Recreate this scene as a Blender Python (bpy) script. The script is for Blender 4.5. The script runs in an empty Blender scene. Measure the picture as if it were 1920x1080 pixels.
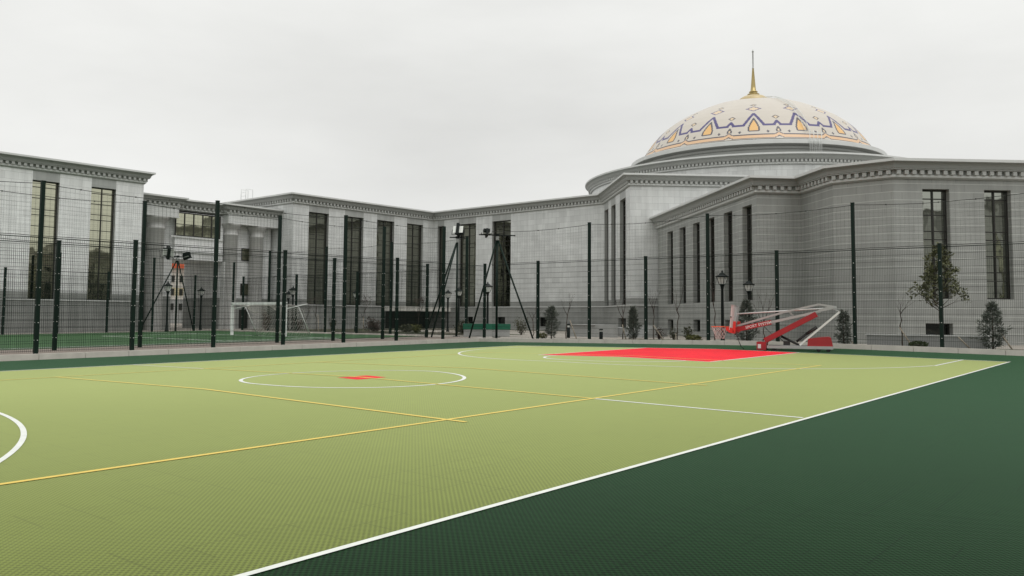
import bpy, bmesh, math, random
from mathutils import Vector, Matrix
from math import sin, cos, pi, radians, sqrt, atan2, hypot

SC = bpy.context.scene
COL = SC.collection
RND = random.Random(7)

# ------------------------------------------------------------------ materials
def new_mat(name):
    m = bpy.data.materials.new(name)
    m.use_nodes = True
    nt = m.node_tree
    b = nt.nodes['Principled BSDF']
    return m, nt, b

def nd(nt, t, **kw):
    n = nt.nodes.new(t)
    for k, v in kw.items():
        setattr(n, k, v)
    return n

def mathn(nt, op, a, b=None, c=None, clamp=False):
    n = nt.nodes.new('ShaderNodeMath'); n.operation = op; n.use_clamp = clamp
    for i, x in enumerate((a, b, c)):
        if x is None: continue
        if isinstance(x, (int, float)): n.inputs[i].default_value = x
        else: nt.links.new(x, n.inputs[i])
    return n.outputs[0]

def mixc(nt, fac, a, b, blend='MIX'):
    n = nt.nodes.new('ShaderNodeMix'); n.data_type = 'RGBA'; n.blend_type = blend
    for i, x in ((0, fac), (6, a), (7, b)):
        if isinstance(x, (int, float)): n.inputs[i].default_value = x
        elif isinstance(x, tuple): n.inputs[i].default_value = (*x, 1) if len(x) == 3 else x
        else: nt.links.new(x, n.inputs[i])
    return n.outputs[2]

def noise(nt, vec, scale, detail=4, rough=.55, w=None):
    n = nt.nodes.new('ShaderNodeTexNoise')
    n.inputs['Scale'].default_value = scale; n.inputs['Detail'].default_value = detail
    n.inputs['Roughness'].default_value = rough
    if vec is not None: nt.links.new(vec, n.inputs['Vector'])
    return n.outputs['Fac']

def ramp(nt, fac, stops):
    n = nt.nodes.new('ShaderNodeValToRGB')
    e = n.color_ramp.elements
    while len(e) > 1: e.remove(e[-1])
    e[0].position = stops[0][0]; e[0].color = (*stops[0][1], 1) if isinstance(stops[0][1], tuple) else (stops[0][1],)*3 + (1,)
    for p, c in stops[1:]:
        q = e.new(p); q.color = (*c, 1) if isinstance(c, tuple) else (c, c, c, 1)
    nt.links.new(fac, n.inputs[0])
    return n.outputs[0]

def bump(nt, b, h, strength=.3, dist=.01):
    n = nt.nodes.new('ShaderNodeBump'); n.inputs['Strength'].default_value = strength
    n.inputs['Distance'].default_value = dist
    nt.links.new(h, n.inputs['Height']); nt.links.new(n.outputs[0], b.inputs['Normal'])

def objco(nt): return nt.nodes.new('ShaderNodeTexCoord').outputs['Object']
def uvco(nt): return nt.nodes.new('ShaderNodeTexCoord').outputs['UV']
def sepxyz(nt, v):
    n = nt.nodes.new('ShaderNodeSeparateXYZ'); nt.links.new(v, n.inputs[0]); return n.outputs

def simple(name, col, rough=.55, metal=0., var=.15, scale=6., spec=None, bmp=0.):
    m, nt, b = new_mat(name)
    co = objco(nt)
    f = noise(nt, co, scale, 5)
    c0 = tuple(x*(1-var) for x in col); c1 = tuple(min(1, x*(1+var)) for x in col)
    c = mixc(nt, f, c0, c1)
    nt.links.new(c, b.inputs['Base Color'])
    b.inputs['Roughness'].default_value = rough; b.inputs['Metallic'].default_value = metal
    if spec is not None: b.inputs['Specular IOR Level'].default_value = spec
    if bmp: bump(nt, b, noise(nt, co, scale*8, 4), bmp, .01)
    return m

def stone(name, base, rowh, colw, seam_h, seam_v, wh, wv, var=.1, rough=.5, stag=0., tint=(1, 1, 1), blotch=.12):
    """panelled stone, UV in metres; seam_h / seam_v multiply the colour at horizontal / vertical joints"""
    m, nt, b = new_mat(name)
    u, v, _ = sepxyz(nt, uvco(nt))
    vr = mathn(nt, 'DIVIDE', v, rowh)
    row = mathn(nt, 'FLOOR', vr)
    fv = mathn(nt, 'FRACT', vr)
    us = mathn(nt, 'MULTIPLY_ADD', row, stag, mathn(nt, 'DIVIDE', u, colw))
    colu = mathn(nt, 'FLOOR', us)
    fu = mathn(nt, 'FRACT', us)
    cmb = nt.nodes.new('ShaderNodeCombineXYZ')
    nt.links.new(colu, cmb.inputs[0]); nt.links.new(row, cmb.inputs[1])
    wn = nt.nodes.new('ShaderNodeTexWhiteNoise'); wn.noise_dimensions = '2D'
    nt.links.new(cmb.outputs[0], wn.inputs['Vector'])
    pv = mathn(nt, 'MULTIPLY_ADD', wn.outputs['Value'], 2*var, 1-var)
    co = objco(nt)
    n1 = mathn(nt, 'MULTIPLY_ADD', noise(nt, co, .9, 5, .6), 2*blotch, 1-blotch)
    n2 = mathn(nt, 'MULTIPLY_ADD', noise(nt, co, 22, 3, .6), .12, .94)
    val = mathn(nt, 'MULTIPLY', mathn(nt, 'MULTIPLY', pv, n1), n2)
    cc = nt.nodes.new('ShaderNodeCombineColor')
    for i in range(3): nt.links.new(mathn(nt, 'MULTIPLY', val, base[i]), cc.inputs[i])
    mh = mathn(nt, 'LESS_THAN', fv, wh/rowh)
    mv = mathn(nt, 'LESS_THAN', fu, wv/colw)
    c = mixc(nt, mv, cc.outputs[0], tuple(min(1, x*seam_v) for x in base))
    c = mixc(nt, mh, c, tuple(min(1, x*seam_h) for x in base))
    # vertical rain streaks, stretched along the height
    mp = nt.nodes.new('ShaderNodeMapping'); mp.inputs['Scale'].default_value = (1.6, 1.6, .12)
    nt.links.new(co, mp.inputs[0])
    st = ramp(nt, noise(nt, mp.outputs[0], 2.2, 5, .65), [(.35, .86), (.62, 1.)])
    c = mixc(nt, 1., c, st, 'MULTIPLY')
    nt.links.new(c, b.inputs['Base Color'])
    b.inputs['Roughness'].default_value = rough
    hh = mathn(nt, 'SUBTRACT', 1., mathn(nt, 'MAXIMUM', mh, mv))
    bump(nt, b, hh, .25, .006)
    return m

M = {}
M['marble'] = stone('white_marble', (.645, .657, .645), .37, .62, .68, .76, .014, .012, .07, .42, .5)
M['marble_lit'] = stone('lit_white_marble', (.78, .787, .78), .37, .62, .70, .78, .014, .012, .06, .42, .5, blotch=.09)  # same marble with a lighter colour, making up for light missing on its walls
M['granite'] = stone('grey_granite', (.285, .292, .278), .289, .86, 1.33, .80, .020, .010, .07, .55, .37)
M['granite_wing'] = stone('grey_granite_wing', (.315, .323, .305), .289, .86, 1.5, .74, .024, .012, .06, .55, .37)
M['lintel'] = stone('grey_lintel', (.40, .41, .395), .42, .52, .9, .85, .01, .01, .08, .5)
M['trim'] = simple('shaded_stone_trim', (.30, .308, .292), .6, var=.1, scale=1.5, bmp=.08)  # tone darkened to paint in the shade of cornice coves and dentil gaps
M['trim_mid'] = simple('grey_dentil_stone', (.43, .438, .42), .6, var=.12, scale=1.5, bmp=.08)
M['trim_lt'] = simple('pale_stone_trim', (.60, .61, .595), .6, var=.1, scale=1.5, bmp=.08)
M['column'] = simple('column_stone', (.43, .43, .415), .55, var=.12, scale=2.5)
M['roof'] = simple('roof_membrane', (.33, .33, .32), .8)
M['frame'] = simple('window_frame_bronze', (.018, .017, .014), .4, var=.2)
M['dark'] = simple('dark_interior', (.012, .012, .012), .7)
M['conc'] = simple('kerb_concrete', (.56, .53, .475), .8, var=.22, scale=3.5, bmp=.25)
M['conc2'] = simple('grey_render', (.34, .345, .335), .8, var=.15, scale=3, bmp=.15)
M['post'] = simple('fence_post_green', (.004, .015, .010), .5, var=.2, spec=.2)
M['wire'] = simple('fence_wire_green', (.006, .013, .010), .6, var=.1, spec=.15)
M['net'] = simple('netting_cord', (.022, .026, .023), .8)
M['clip'] = simple('galvanised_clip', (.7, .7, .68), .4, .3)
M['white_paint'] = simple('white_paint_metal', (.84, .85, .83), .45, var=.08)
M['lamp_black'] = simple('lamp_cast_iron', (.006, .010, .009), .5, var=.2, spec=.2)
M['lamp_glass'] = simple('lamp_frosted_glass', (.80, .82, .78), .25, var=.1)
M['flood_grey'] = simple('floodlight_grey', (.33, .34, .33), .35, .3)
M['red_pad'] = simple('red_vinyl_pad', (.31, .010, .016), .42, var=.14, scale=5, bmp=.06)
M['red_paint'] = simple('red_metal_paint', (.52, .022, .016), .4, var=.1)
M['rim'] = simple('orange_rim_paint', (.66, .095, .025), .4)
M['grey_steel'] = simple('grey_painted_steel', (.36, .375, .365), .42, .15, var=.1)
M['white_steel'] = simple('white_steel', (.68, .70, .68), .4, .1, var=.06)
M['black'] = simple('black_rubber', (.012, .012, .012), .6)
M['dark_steel'] = simple('dark_steel', (.05, .052, .05), .4, .5)
M['board'] = simple('backboard_white', (.60, .62, .60), .35, var=.06)
M['netw'] = simple('white_net_cord', (.62, .58, .54), .8)
M['bark'] = simple('grey_bark', (.085, .066, .05), .9, var=.3, scale=20, bmp=.4)
M['twig'] = simple('brown_twig', (.055, .036, .028), .9, var=.3, scale=12)
M['stake'] = simple('pale_wooden_stake', (.36, .31, .24), .8, var=.2, scale=8)
M['canopy'] = simple('canopy_plaster', (.74, .72, .67), .7, var=.08)
M['gold'] = simple('gilded_metal', (.42, .33, .15), .35, .8, var=.12, scale=4)
M['cap_gold'] = simple('cream_gold_cap', (.52, .42, .24), .45, .2, var=.08)
M['green_panel'] = simple('green_panel', (.006, .115, .062), .5, var=.1)
M['green_pale'] = simple('pale_green_base', (.12, .42, .24), .6)
M['tile_orange'] = simple('orange_roof_tile', (.60, .12, .05), .7, var=.2)
M['yellow_wall'] = simple('yellow_house_wall', (.56, .50, .33), .8, var=.12)
M['white_wall'] = simple('white_house_wall', (.66, .63, .57), .8, var=.1)

def leaf_mat(name, dark, light, sc=2.5):
    m, nt, b = new_mat(name)
    oi = nt.nodes.new('ShaderNodeTexCoord')
    geo = nt.nodes.new('ShaderNodeNewGeometry')
    f = mathn(nt, 'MULTIPLY_ADD', geo.outputs['Random Per Island'], .6, mathn(nt, 'MULTIPLY', noise(nt, oi.outputs['Object'], sc, 3), .5), clamp=True)
    nt.links.new(mixc(nt, f, dark, light), b.inputs['Base Color'])
    b.inputs['Roughness'].default_value = .5
    return m
M['leaf'] = leaf_mat('olive_leaf', (.016, .023, .009), (.145, .15, .058))
M['conifer'] = leaf_mat('grey_green_needle', (.040, .050, .040), (.22, .24, .20))
M['shrub'] = leaf_mat('shrub_leaf', (.030, .034, .016), (.10, .10, .05))
M['boxleaf'] = leaf_mat('box_leaf', (.016, .032, .008), (.06, .085, .02))
M['yelleaf'] = leaf_mat('yellow_green_leaf', (.05, .058, .012), (.17, .17, .045))
M['brownleaf'] = leaf_mat('russet_leaf', (.03, .018, .012), (.10, .06, .045))

def mk_glass(name, c0, c1, wav=.06):
    m, nt, b = new_mat(name)
    b.inputs['Metallic'].default_value = 1.
    b.inputs['Roughness'].default_value = .035
    co = objco(nt)
    c = mixc(nt, noise(nt, co, .8, 3), c0, c1)
    nt.links.new(c, b.inputs['Base Color'])
    mp = nt.nodes.new('ShaderNodeMapping'); mp.inputs['Scale'].default_value = (1, 1, .6)
    nt.links.new(co, mp.inputs[0])
    bump(nt, b, noise(nt, mp.outputs[0], 1.1, 2), wav, .12)
    return m
M['glass'] = mk_glass('bronze_mirror_glass', (.43, .43, .325), (.47, .47, .355))
M['glass_dark'] = mk_glass('dark_mirror_glass', (.21, .214, .178), (.235, .24, .2))
M['glass_black'] = mk_glass('black_basement_glass', (.055, .058, .055), (.07, .072, .07))
M['glass_grey'] = mk_glass('grey_mirror_glass', (.30, .31, .275), (.34, .35, .31), .16)

def mk_court(name, base, hole=.55, sheen=.4, tint=(1, 1, 1), spec=.25, srough=.3, gl=.0, gtint=(1, 1, 1)):
    """interlocking plastic sports tiles: a fine grid of holes, 0.305 m tile seams, slight wear"""
    m, nt, b = new_mat(name)
    co = objco(nt)
    x, y, _ = sepxyz(nt, co)
    k = 2*pi/.040
    sx = mathn(nt, 'SINE', mathn(nt, 'MULTIPLY', x, k))
    sy = mathn(nt, 'SINE', mathn(nt, 'MULTIPLY', y, k))
    p = mathn(nt, 'MULTIPLY', sx, sy)
    holes = mathn(nt, 'GREATER_THAN', p, .16)
    tx = mathn(nt, 'FRACT', mathn(nt, 'DIVIDE', x, .305)); ty = mathn(nt, 'FRACT', mathn(nt, 'DIVIDE', y, .305))
    seam = mathn(nt, 'MAXIMUM', mathn(nt, 'LESS_THAN', tx, .026), mathn(nt, 'LESS_THAN', ty, .026))
    # only some seams gape
    gape = mathn(nt, 'GREATER_THAN', noise(nt, co, 1.3, 3), .52)
    seam = mathn(nt, 'MULTIPLY', seam, gape)
    fx = mathn(nt, 'FLOOR', mathn(nt, 'DIVIDE', x, .305)); fy = mathn(nt, 'FLOOR', mathn(nt, 'DIVIDE', y, .305))
    cm = nt.nodes.new('ShaderNodeCombineXYZ'); nt.links.new(fx, cm.inputs[0]); nt.links.new(fy, cm.inputs[1])
    wn = nt.nodes.new('ShaderNodeTexWhiteNoise'); wn.noise_dimensions = '2D'; nt.links.new(cm.outputs[0], wn.inputs['Vector'])
    tilev = mathn(nt, 'MULTIPLY_ADD', wn.outputs['Value'], .08, .96)
    big = mathn(nt, 'MULTIPLY_ADD', noise(nt, co, .30, 7, .68), .50, .75)
    fine = mathn(nt, 'MULTIPLY_ADD', noise(nt, co, 3.5, 5, .65), .10, .95)
    val = mathn(nt, 'MULTIPLY', mathn(nt, 'MULTIPLY', tilev, big), fine)
    dk = mathn(nt, 'SUBTRACT', 1., mathn(nt, 'MAXIMUM', mathn(nt, 'MULTIPLY', holes, 1-hole), mathn(nt, 'MULTIPLY', seam, .62)))
    val = mathn(nt, 'MULTIPLY', val, dk)
    cc = nt.nodes.new('ShaderNodeCombineColor')
    for i in range(3): nt.links.new(mathn(nt, 'MULTIPLY', val, base[i]), cc.inputs[i])
    nt.links.new(cc.outputs[0], b.inputs['Base Color'])
    b.inputs['Roughness'].default_value = .6
    b.inputs['Specular IOR Level'].default_value = spec
    b.inputs['Sheen Weight'].default_value = sheen; b.inputs['Sheen Roughness'].default_value = srough
    b.inputs['Sheen Tint'].default_value = (*tint, 1)
    bump(nt, b, p, .25, .002)
    if gl:   # tinted plastic lustre: the ribs take on the sky at a low angle
        fr = nt.nodes.new('ShaderNodeFresnel'); fr.inputs['IOR'].default_value = 1.35
        g = nt.nodes.new('ShaderNodeBsdfGlossy'); g.inputs['Color'].default_value = (*gtint, 1); g.inputs['Roughness'].default_value = .5
        mx = nt.nodes.new('ShaderNodeMixShader')
        nt.links.new(mathn(nt, 'MULTIPLY', fr.outputs[0], gl), mx.inputs[0])
        nt.links.new(b.outputs[0], mx.inputs[1]); nt.links.new(g.outputs[0], mx.inputs[2])
        nt.links.new(mx.outputs[0], nt.nodes['Material Output'].inputs['Surface'])
    return m
M['court_light'] = mk_court('light_green_tiles', (.108, .138, .025), .20, .6, (.88, 1., .42), .02, .25, .62, (.84, .93, .42))
M['court_dark'] = mk_court('dark_green_tiles', (.0062, .0262, .0070), .15, .46, (.30, .68, .38), .04, .25)
M['court_red'] = mk_court('red_tiles', (.86, .022, .036), .8, .2, (1., .25, .3), .05)
def mk_line(name, base, tint):
    m, nt, b = new_mat(name)
    co = objco(nt)
    f = ramp(nt, noise(nt, co, 7, 7, .7), [(.30, .80), (.55, 1.)])
    nt.links.new(mixc(nt, 1., base, f, 'MULTIPLY'), b.inputs['Base Color']); b.inputs['Roughness'].default_value = .6
    fr = nt.nodes.new('ShaderNodeFresnel'); fr.inputs['IOR'].default_value = 1.35
    g = nt.nodes.new('ShaderNodeBsdfGlossy'); g.inputs['Color'].default_value = (*tint, 1); g.inputs['Roughness'].default_value = .5
    mx = nt.nodes.new('ShaderNodeMixShader')
    nt.links.new(mathn(nt, 'MULTIPLY', fr.outputs[0], .92), mx.inputs[0]); nt.links.new(b.outputs[0], mx.inputs[1]); nt.links.new(g.outputs[0], mx.inputs[2])
    nt.links.new(mx.outputs[0], nt.nodes['Material Output'].inputs['Surface'])
    return m
M['line_white'] = mk_line('court_white_line', (.70, .73, .68), (1., 1., .97))
M['line_yellow'] = mk_line('court_yellow_line', (.72, .45, .05), (1., .93, .36))
def mk_turf():
    m, nt, b = new_mat('artificial_turf')
    co = objco(nt)
    f = noise(nt, co, 14, 6, .7); g = noise(nt, co, .5, 3)
    c = mixc(nt, f, (.009, .050, .011), (.028, .108, .024))
    c = mixc(nt, g, c, mixc(nt, .5, c, (.03, .085, .02)))
    nt.links.new(c, b.inputs['Base Color']); b.inputs['Roughness'].default_value = .85
    bump(nt, b, f, .5, .03)
    return m
M['turf'] = mk_turf()
def mk_ground():
    m, nt, b = new_mat('paved_ground')
    co = objco(nt)
    x, y, _ = sepxyz(nt, co)
    fx = mathn(nt, 'FRACT', mathn(nt, 'DIVIDE', x, .4)); fy = mathn(nt, 'FRACT', mathn(nt, 'DIVIDE', y, .4))
    s = mathn(nt, 'MAXIMUM', mathn(nt, 'LESS_THAN', fx, .03), mathn(nt, 'LESS_THAN', fy, .03))
    c = mixc(nt, noise(nt, co, 1.3, 6, .65), (.27, .245, .21), (.40, .37, .325))
    c = mixc(nt, mathn(nt, 'MULTIPLY', s, .45), c, (.13, .12, .11))
    nt.links.new(c, b.inputs['Base Color']); b.inputs['Roughness'].default_value = .85
    return m
M['paving'] = mk_ground()
M['brown_paving'] = simple('brown_strip_paving', (.235, .195, .165), .85, var=.25, scale=2.5, bmp=.2)
def mk_soil():
    m, nt, b = new_mat('garden_lawn_soil')
    co = objco(nt)
    f = noise(nt, co, 9, 6, .7)
    g = ramp(nt, noise(nt, co, .8, 4), [(.42, 0.), (.6, 1.)])
    c = mixc(nt, g, mixc(nt, f, (.05, .04, .03), (.11, .09, .065)), mixc(nt, f, (.02, .035, .012), (.06, .085, .03)))
    nt.links.new(c, b.inputs['Base Color']); b.inputs['Roughness'].default_value = .95
    bump(nt, b, f, .6, .05)
    return m
M['soil'] = mk_soil()

# ------------------------------------------------------------------ mesh helpers
class MB:
    def __init__(s): s.v = []; s.f = []; s.m = []; s.uv = []; s.sm = []
    def poly(s, pts, mi=0, uv=None, smooth=False):
        i = len(s.v); s.v += [tuple(p) for p in pts]; s.f.append(tuple(range(i, i+len(pts))))
        s.m.append(mi); s.uv.append(uv); s.sm.append(smooth)
    def box(s, c, h, mi=0, X=(1, 0, 0), Y=(0, 1, 0), Z=(0, 0, 1), taper=1.):
        c, X, Y, Z = Vector(c), Vector(X), Vector(Y), Vector(Z)
        P = []
        for sz in (-1, 1):
            t = 1. if sz < 0 else taper
            for sx, sy in ((-1, -1), (1, -1), (1, 1), (-1, 1)):
                P.append(tuple(c + X*(sx*h[0]*t) + Y*(sy*h[1]*t) + Z*(sz*h[2])))
        i = len(s.v); s.v += P
        for q in ((3, 2, 1, 0), (4, 5, 6, 7), (0, 1, 5, 4), (1, 2, 6, 5), (2, 3, 7, 6), (3, 0, 4, 7)):
            s.f.append(tuple(i+k for k in q)); s.m.append(mi); s.uv.append(None); s.sm.append(False)
    def bar(s, a, b, w, h=None, mi=0, up=(0, 0, 1)):
        a, b = Vector(a), Vector(b); d = b-a; L = d.length
        if L < 1e-6: return
        d /= L; up = Vector(up)
        X = d.cross(up)
        if X.length < 1e-4: X = d.cross(Vector((1, 0, 0)))
        X.normalize(); Y = X.cross(d)
        s.box((a+b)/2, (w/2, (h or w)/2, L/2), mi, X, Y, d)
    def tube(s, pts, rad, n=8, mi=0, cap=True, smooth=True):
        pts = [Vector(p) for p in pts]
        if not isinstance(rad, (list, tuple)): rad = [rad]*len(pts)
        base = len(s.v); ref = None
        for k, p in enumerate(pts):
            d = (pts[min(k+1, len(pts)-1)] - pts[max(k-1, 0)]).normalized()
            if ref is None:
                ref = d.orthogonal().normalized()
            ref = (ref - d*ref.dot(d))
            if ref.length < 1e-5: ref = d.orthogonal()
            ref.normalize(); q = d.cross(ref)
            for j in range(n):
                a = 2*pi*j/n
                s.v.append(tuple(p + (ref*cos(a)+q*sin(a))*rad[k]))
        for k in range(len(pts)-1):
            for j in range(n):
                a = base+k*n+j; b = base+k*n+(j+1) % n
                s.f.append((a, b, b+n, a+n)); s.m.append(mi); s.uv.append(None); s.sm.append(smooth)
        if cap:
            for r in (range(base+n-1, base-1, -1), range(base+(len(pts)-1)*n, base+len(pts)*n)):
                s.f.append(tuple(r)); s.m.append(mi); s.uv.append(None); s.sm.append(False)
    def lathe(s, prof, n=24, mi=0, c=(0, 0, 0), smooth=True, a0=0):
        base = len(s.v)
        for r, z in prof:
            for j in range(n):
                a = a0+2*pi*j/n
                s.v.append((c[0]+r*cos(a), c[1]+r*sin(a), c[2]+z))
        for k in range(len(prof)-1):
            for j in range(n):
                a = base+k*n+j; b = base+k*n+(j+1) % n
                s.f.append((a, b, b+n, a+n)); s.m.append(mi); s.uv.append(None); s.sm.append(smooth)
    def prism(s, prof, a, d, n, t0, t1, mi=0):
        """prof: (s,z) outline in the plane a + d*s + z, swept along n from t0 to t1"""
        a, d, n = Vector(a), Vector(d), Vector(n)
        A = [a + d*p[0] + Vector((0, 0, p[1])) + n*t0 for p in prof]
        B = [a + d*p[0] + Vector((0, 0, p[1])) + n*t1 for p in prof]
        s.poly(A, mi); s.poly(B[::-1], mi)
        for i in range(len(prof)):
            j = (i+1) % len(prof)
            s.poly([A[i], B[i], B[j], A[j]], mi)
    def build(s, name, mats, parent=None, org=(0, 0, 0), fix=True, flat=False):
        me = bpy.data.meshes.new(name)
        o = org
        me.from_pydata([(x-o[0], y-o[1], z-o[2]) for x, y, z in s.v], [], s.f)
        if not isinstance(mats, (list, tuple)): mats = [mats]
        for m in mats: me.materials.append(M[m] if isinstance(m, str) else m)
        me.polygons.foreach_set('material_index', s.m)
        me.polygons.foreach_set('use_smooth', s.sm)
        if any(u is not None for u in s.uv):
            ul = me.uv_layers.new(name='UVMap')
            for p, u in zip(me.polygons, s.uv):
                if u:
                    for li, q in zip(p.loop_indices, u): ul.data[li].uv = q
        if fix:
            bm = bmesh.new(); bm.from_mesh(me)
            bmesh.ops.recalc_face_normals(bm, faces=bm.faces)
            if flat:   # ground sheets face up
                bm.normal_update()
                bmesh.ops.reverse_faces(bm, faces=[f for f in bm.faces if f.normal.z < 0])
            bm.to_mesh(me); bm.free()
        me.update()
        ob = bpy.data.objects.new(name, me); COL.objects.link(ob)
        if parent is not None: ob.parent = parent
        elif tuple(o) != (0, 0, 0): ob.location = o
        return ob

def tag(o, label=None, cat=None, group=None, kind=None):
    if label: o['label'] = label
    if cat: o['category'] = cat
    if group: o['group'] = group
    if kind: o['kind'] = kind
    return o
def thing(name, loc, label, cat, group=None, rz=0.):
    o = bpy.data.objects.new(name, None); COL.objects.link(o)
    o.empty_display_size = .2; o.location = loc; o.rotation_euler = (0, 0, rz)
    return tag(o, label, cat, group)
def copy_tree(o, parent=None):
    c = o.copy(); COL.objects.link(c)
    if parent is not None: c.parent = parent
    for ch in list(o.children): copy_tree(ch, c)
    return c
def struct(o, label=None, cat=None):
    o['kind'] = 'structure'
    if label: o['label'] = label
    if cat: o['category'] = cat
    return o

# ------------------------------------------------------------------ site levels
CS, CX = .0124, .0095
def gz(x, y): return -CS*abs(y) + CX*x            # the court: crowned along its axis, rising to the far end
def g2(x, y): return max(-.4, min(.2, .0105*x - .02))   # the ground outside the kerbs
XK, YK = 17.6, 12.4                                # kerb faces

def sheet(name, rects, mat, zf, dz):
    mb = MB()
    for x0, x1, y0, y1 in rects:
        ys = [y0, y1] if not (y0 < 0 < y1) else [y0] + [q for q in (-2.2, 0, 2.2) if y0 < q < y1] + [y1]
        for a, b in zip(ys[:-1], ys[1:]):
            mb.poly([(x, y, zf(x, y)+dz) for x, y in ((x0, a), (x1, a), (x1, b), (x0, b))])
    o = mb.build(name, mat, flat=True)
    bm = bmesh.new(); bm.from_mesh(o.data); bmesh.ops.remove_doubles(bm, verts=bm.verts, dist=.0005)
    for f in bm.faces: f.smooth = True      # the crown is gently rounded
    bm.to_mesh(o.data); bm.free()
    return o

# outside ground: strips whose break lines follow the level changes
def ground():
    mb = MB()
    def cell(x0, x1, y0, y1): mb.poly([(x, y, g2(x, y)) for x, y in ((x0, y0), (x1, y0), (x1, y1), (x0, y1))])
    xb = [-600, -60, -36.2, 0, 20.95, 60, 600]
    for a, b in zip(xb[:-1], xb[1:]):
        if b <= 0: cell(a, b, 12.52, 700)
        elif a == 0: cell(0, XK+.12, 12.52, 700)
        else: cell(a, b, -700, 700)
    cell(XK+.12, 20.95, -700, 700)
    cell(-600, XK+.12, -700, -32)
    cell(-600, -60, -32, 12.52)
    return struct(mb.build('ground', 'paving', flat=True))
ground()
struct(sheet('court_surround', [(-60, XK+.02, -32, YK+.02)], 'court_dark', gz, 0.))
struct(sheet('court_surface', [(-14.1, 14.1, -7.6, 7.6)], 'court_light', gz, .002))
struct(sheet('key_area', [(8.4, 14.06, -2.42, 2.42), (-14.06, -8.4, -2.42, 2.42)], 'court_red', gz, .004))
struct(sheet('centre_mark', [(-.33, .31, -.33, .02), (-.30, .34, .06, .22)], 'court_red', gz, .004))

def line_seg(mb, a, b, w, dz):
    (x0, y0), (x1, y1) = a, b
    L = hypot(x1-x0, y1-y0); nx, ny = -(y1-y0)/L*w/2, (x1-x0)/L*w/2
    cuts = [0., 1.]
    if y0*y1 < 0: cuts = [0., y0/(y0-y1), 1.]
    for t0, t1 in zip(cuts[:-1], cuts[1:]):
        p = (x0+(x1-x0)*t0, y0+(y1-y0)*t0); q = (x0+(x1-x0)*t1, y0+(y1-y0)*t1)
        pts = [(p[0]+nx, p[1]+ny), (q[0]+nx, q[1]+ny), (q[0]-nx, q[1]-ny), (p[0]-nx, p[1]-ny)]
        mb.poly([(x, y, gz(x, y)+dz) for x, y in pts])
def arc(mb, cx, cy, R, a0, a1, w, dz, n=72):
    for i in range(n):
        A = a0+(a1-a0)*i/n; B = a0+(a1-a0)*(i+1)/n
        pts = [(cx+r*cos(t), cy+r*sin(t)) for r, t in ((R-w, A), (R-w, B), (R, B), (R, A))]
        mb.poly([(x, y, gz(x, y)+dz) for x, y in pts])
wl = MB(); dz = .0052
line_seg(wl, (-14.1, -7.6), (14.14, -7.6), .048, dz); line_seg(wl, (-14.1, 7.6), (14.1, 7.6), .075, dz)
line_seg(wl, (14.1, -7.56), (14.1, 7.57), .06, dz); line_seg(wl, (-14.1, -7.56), (-14.1, 7.57), .05, dz)
line_seg(wl, (0, -7.55), (0, -4.74), .06, dz); line_seg(wl, (0, 4.74), (0, 7.56), .05, dz)
arc(wl, -.05, .05, 1.88, 0, 2*pi, .062, dz, 120)
for sg in (1, -1):
    a = acos_ = math.acos(1.5/6.75) if False else math.asin(6.58/6.75)
    c = 12.55*sg
    if sg > 0: arc(wl, c, 0, 6.75, pi-a, pi+a, .062, dz, 110)
    else: arc(wl, c, 0, 6.75, -a, a, .05, dz, 110)
    xe = c - sg*6.75*cos(a)
    for y in (-6.58, 6.58): line_seg(wl, (xe, y), (14.07*sg, y), .06, dz)
    if sg > 0: arc(wl, 8.4, 0, 1.87, pi/2+.02, 3*pi/2-.02, .066, dz, 60)
    else: arc(wl, -8.4, 0, 1.87, -pi/2+.02, pi/2-.02, .055, dz, 60)
    for y in (-2.445, 2.445): line_seg(wl, (8.35*sg, y), (14.07*sg, y), .06, dz)
    line_seg(wl, (8.375*sg, -2.42), (8.375*sg, 2.42), .05, dz)
struct(wl.build('white_court_lines', 'line_white', flat=True))
yl = MB(); V = 4.70
for y in (-V, V): line_seg(yl, (-9.1, y), (9.15, y), .058 if y < 0 else .066, .0062)
for x, e in ((-2.9, .28), (2.9, .28)): line_seg(yl, (x, -V-e), (x, V+.05), .062, .0072)
line_seg(yl, (0, -V+.03), (0, V-.03), .058, .0072)
for x in (9.0, -9.0): line_seg(yl, (x, -V+.03), (x, V-.03), .048, .009)
struct(yl.build('yellow_court_lines', 'line_yellow', flat=True))

# kerbs in 1.2 m stones
kb = MB()
def kerb_block(mb, a, b, nx, ny, w=.16, h=.15):
    pts = [(a[0], a[1]), (b[0], b[1]), (b[0]+nx*w, b[1]+ny*w), (a[0]+nx*w, a[1]+ny*w)]
    zt = [gz(*pts[0])+h, gz(*pts[1])+h, gz(*pts[1])+h, gz(*pts[0])+h]
    e = RND.uniform(-.004, .004)
    top = [(p[0], p[1], z+e) for p, z in zip(pts, zt)]; bot = [(p[0], p[1], z-.45) for p, z in zip(pts, zt)]
    mb.poly(top); 
    for i in range(4):
        j = (i+1) % 4; mb.poly([bot[i], bot[j], top[j], top[i]])
x = -36.
while x < XK-.05:
    x1 = min(x+1.2, XK); kerb_block(kb, (x, YK), (x1-.012, YK), 0, 1); x = x1
y = -31.
while y < YK+.15:
    y1 = min(y+1.2, YK+.16); kerb_block(kb, (XK, y), (XK, y1-.012), 1, 0, .16); y = y1
struct(kb.build('kerb', 'conc'))

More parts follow.
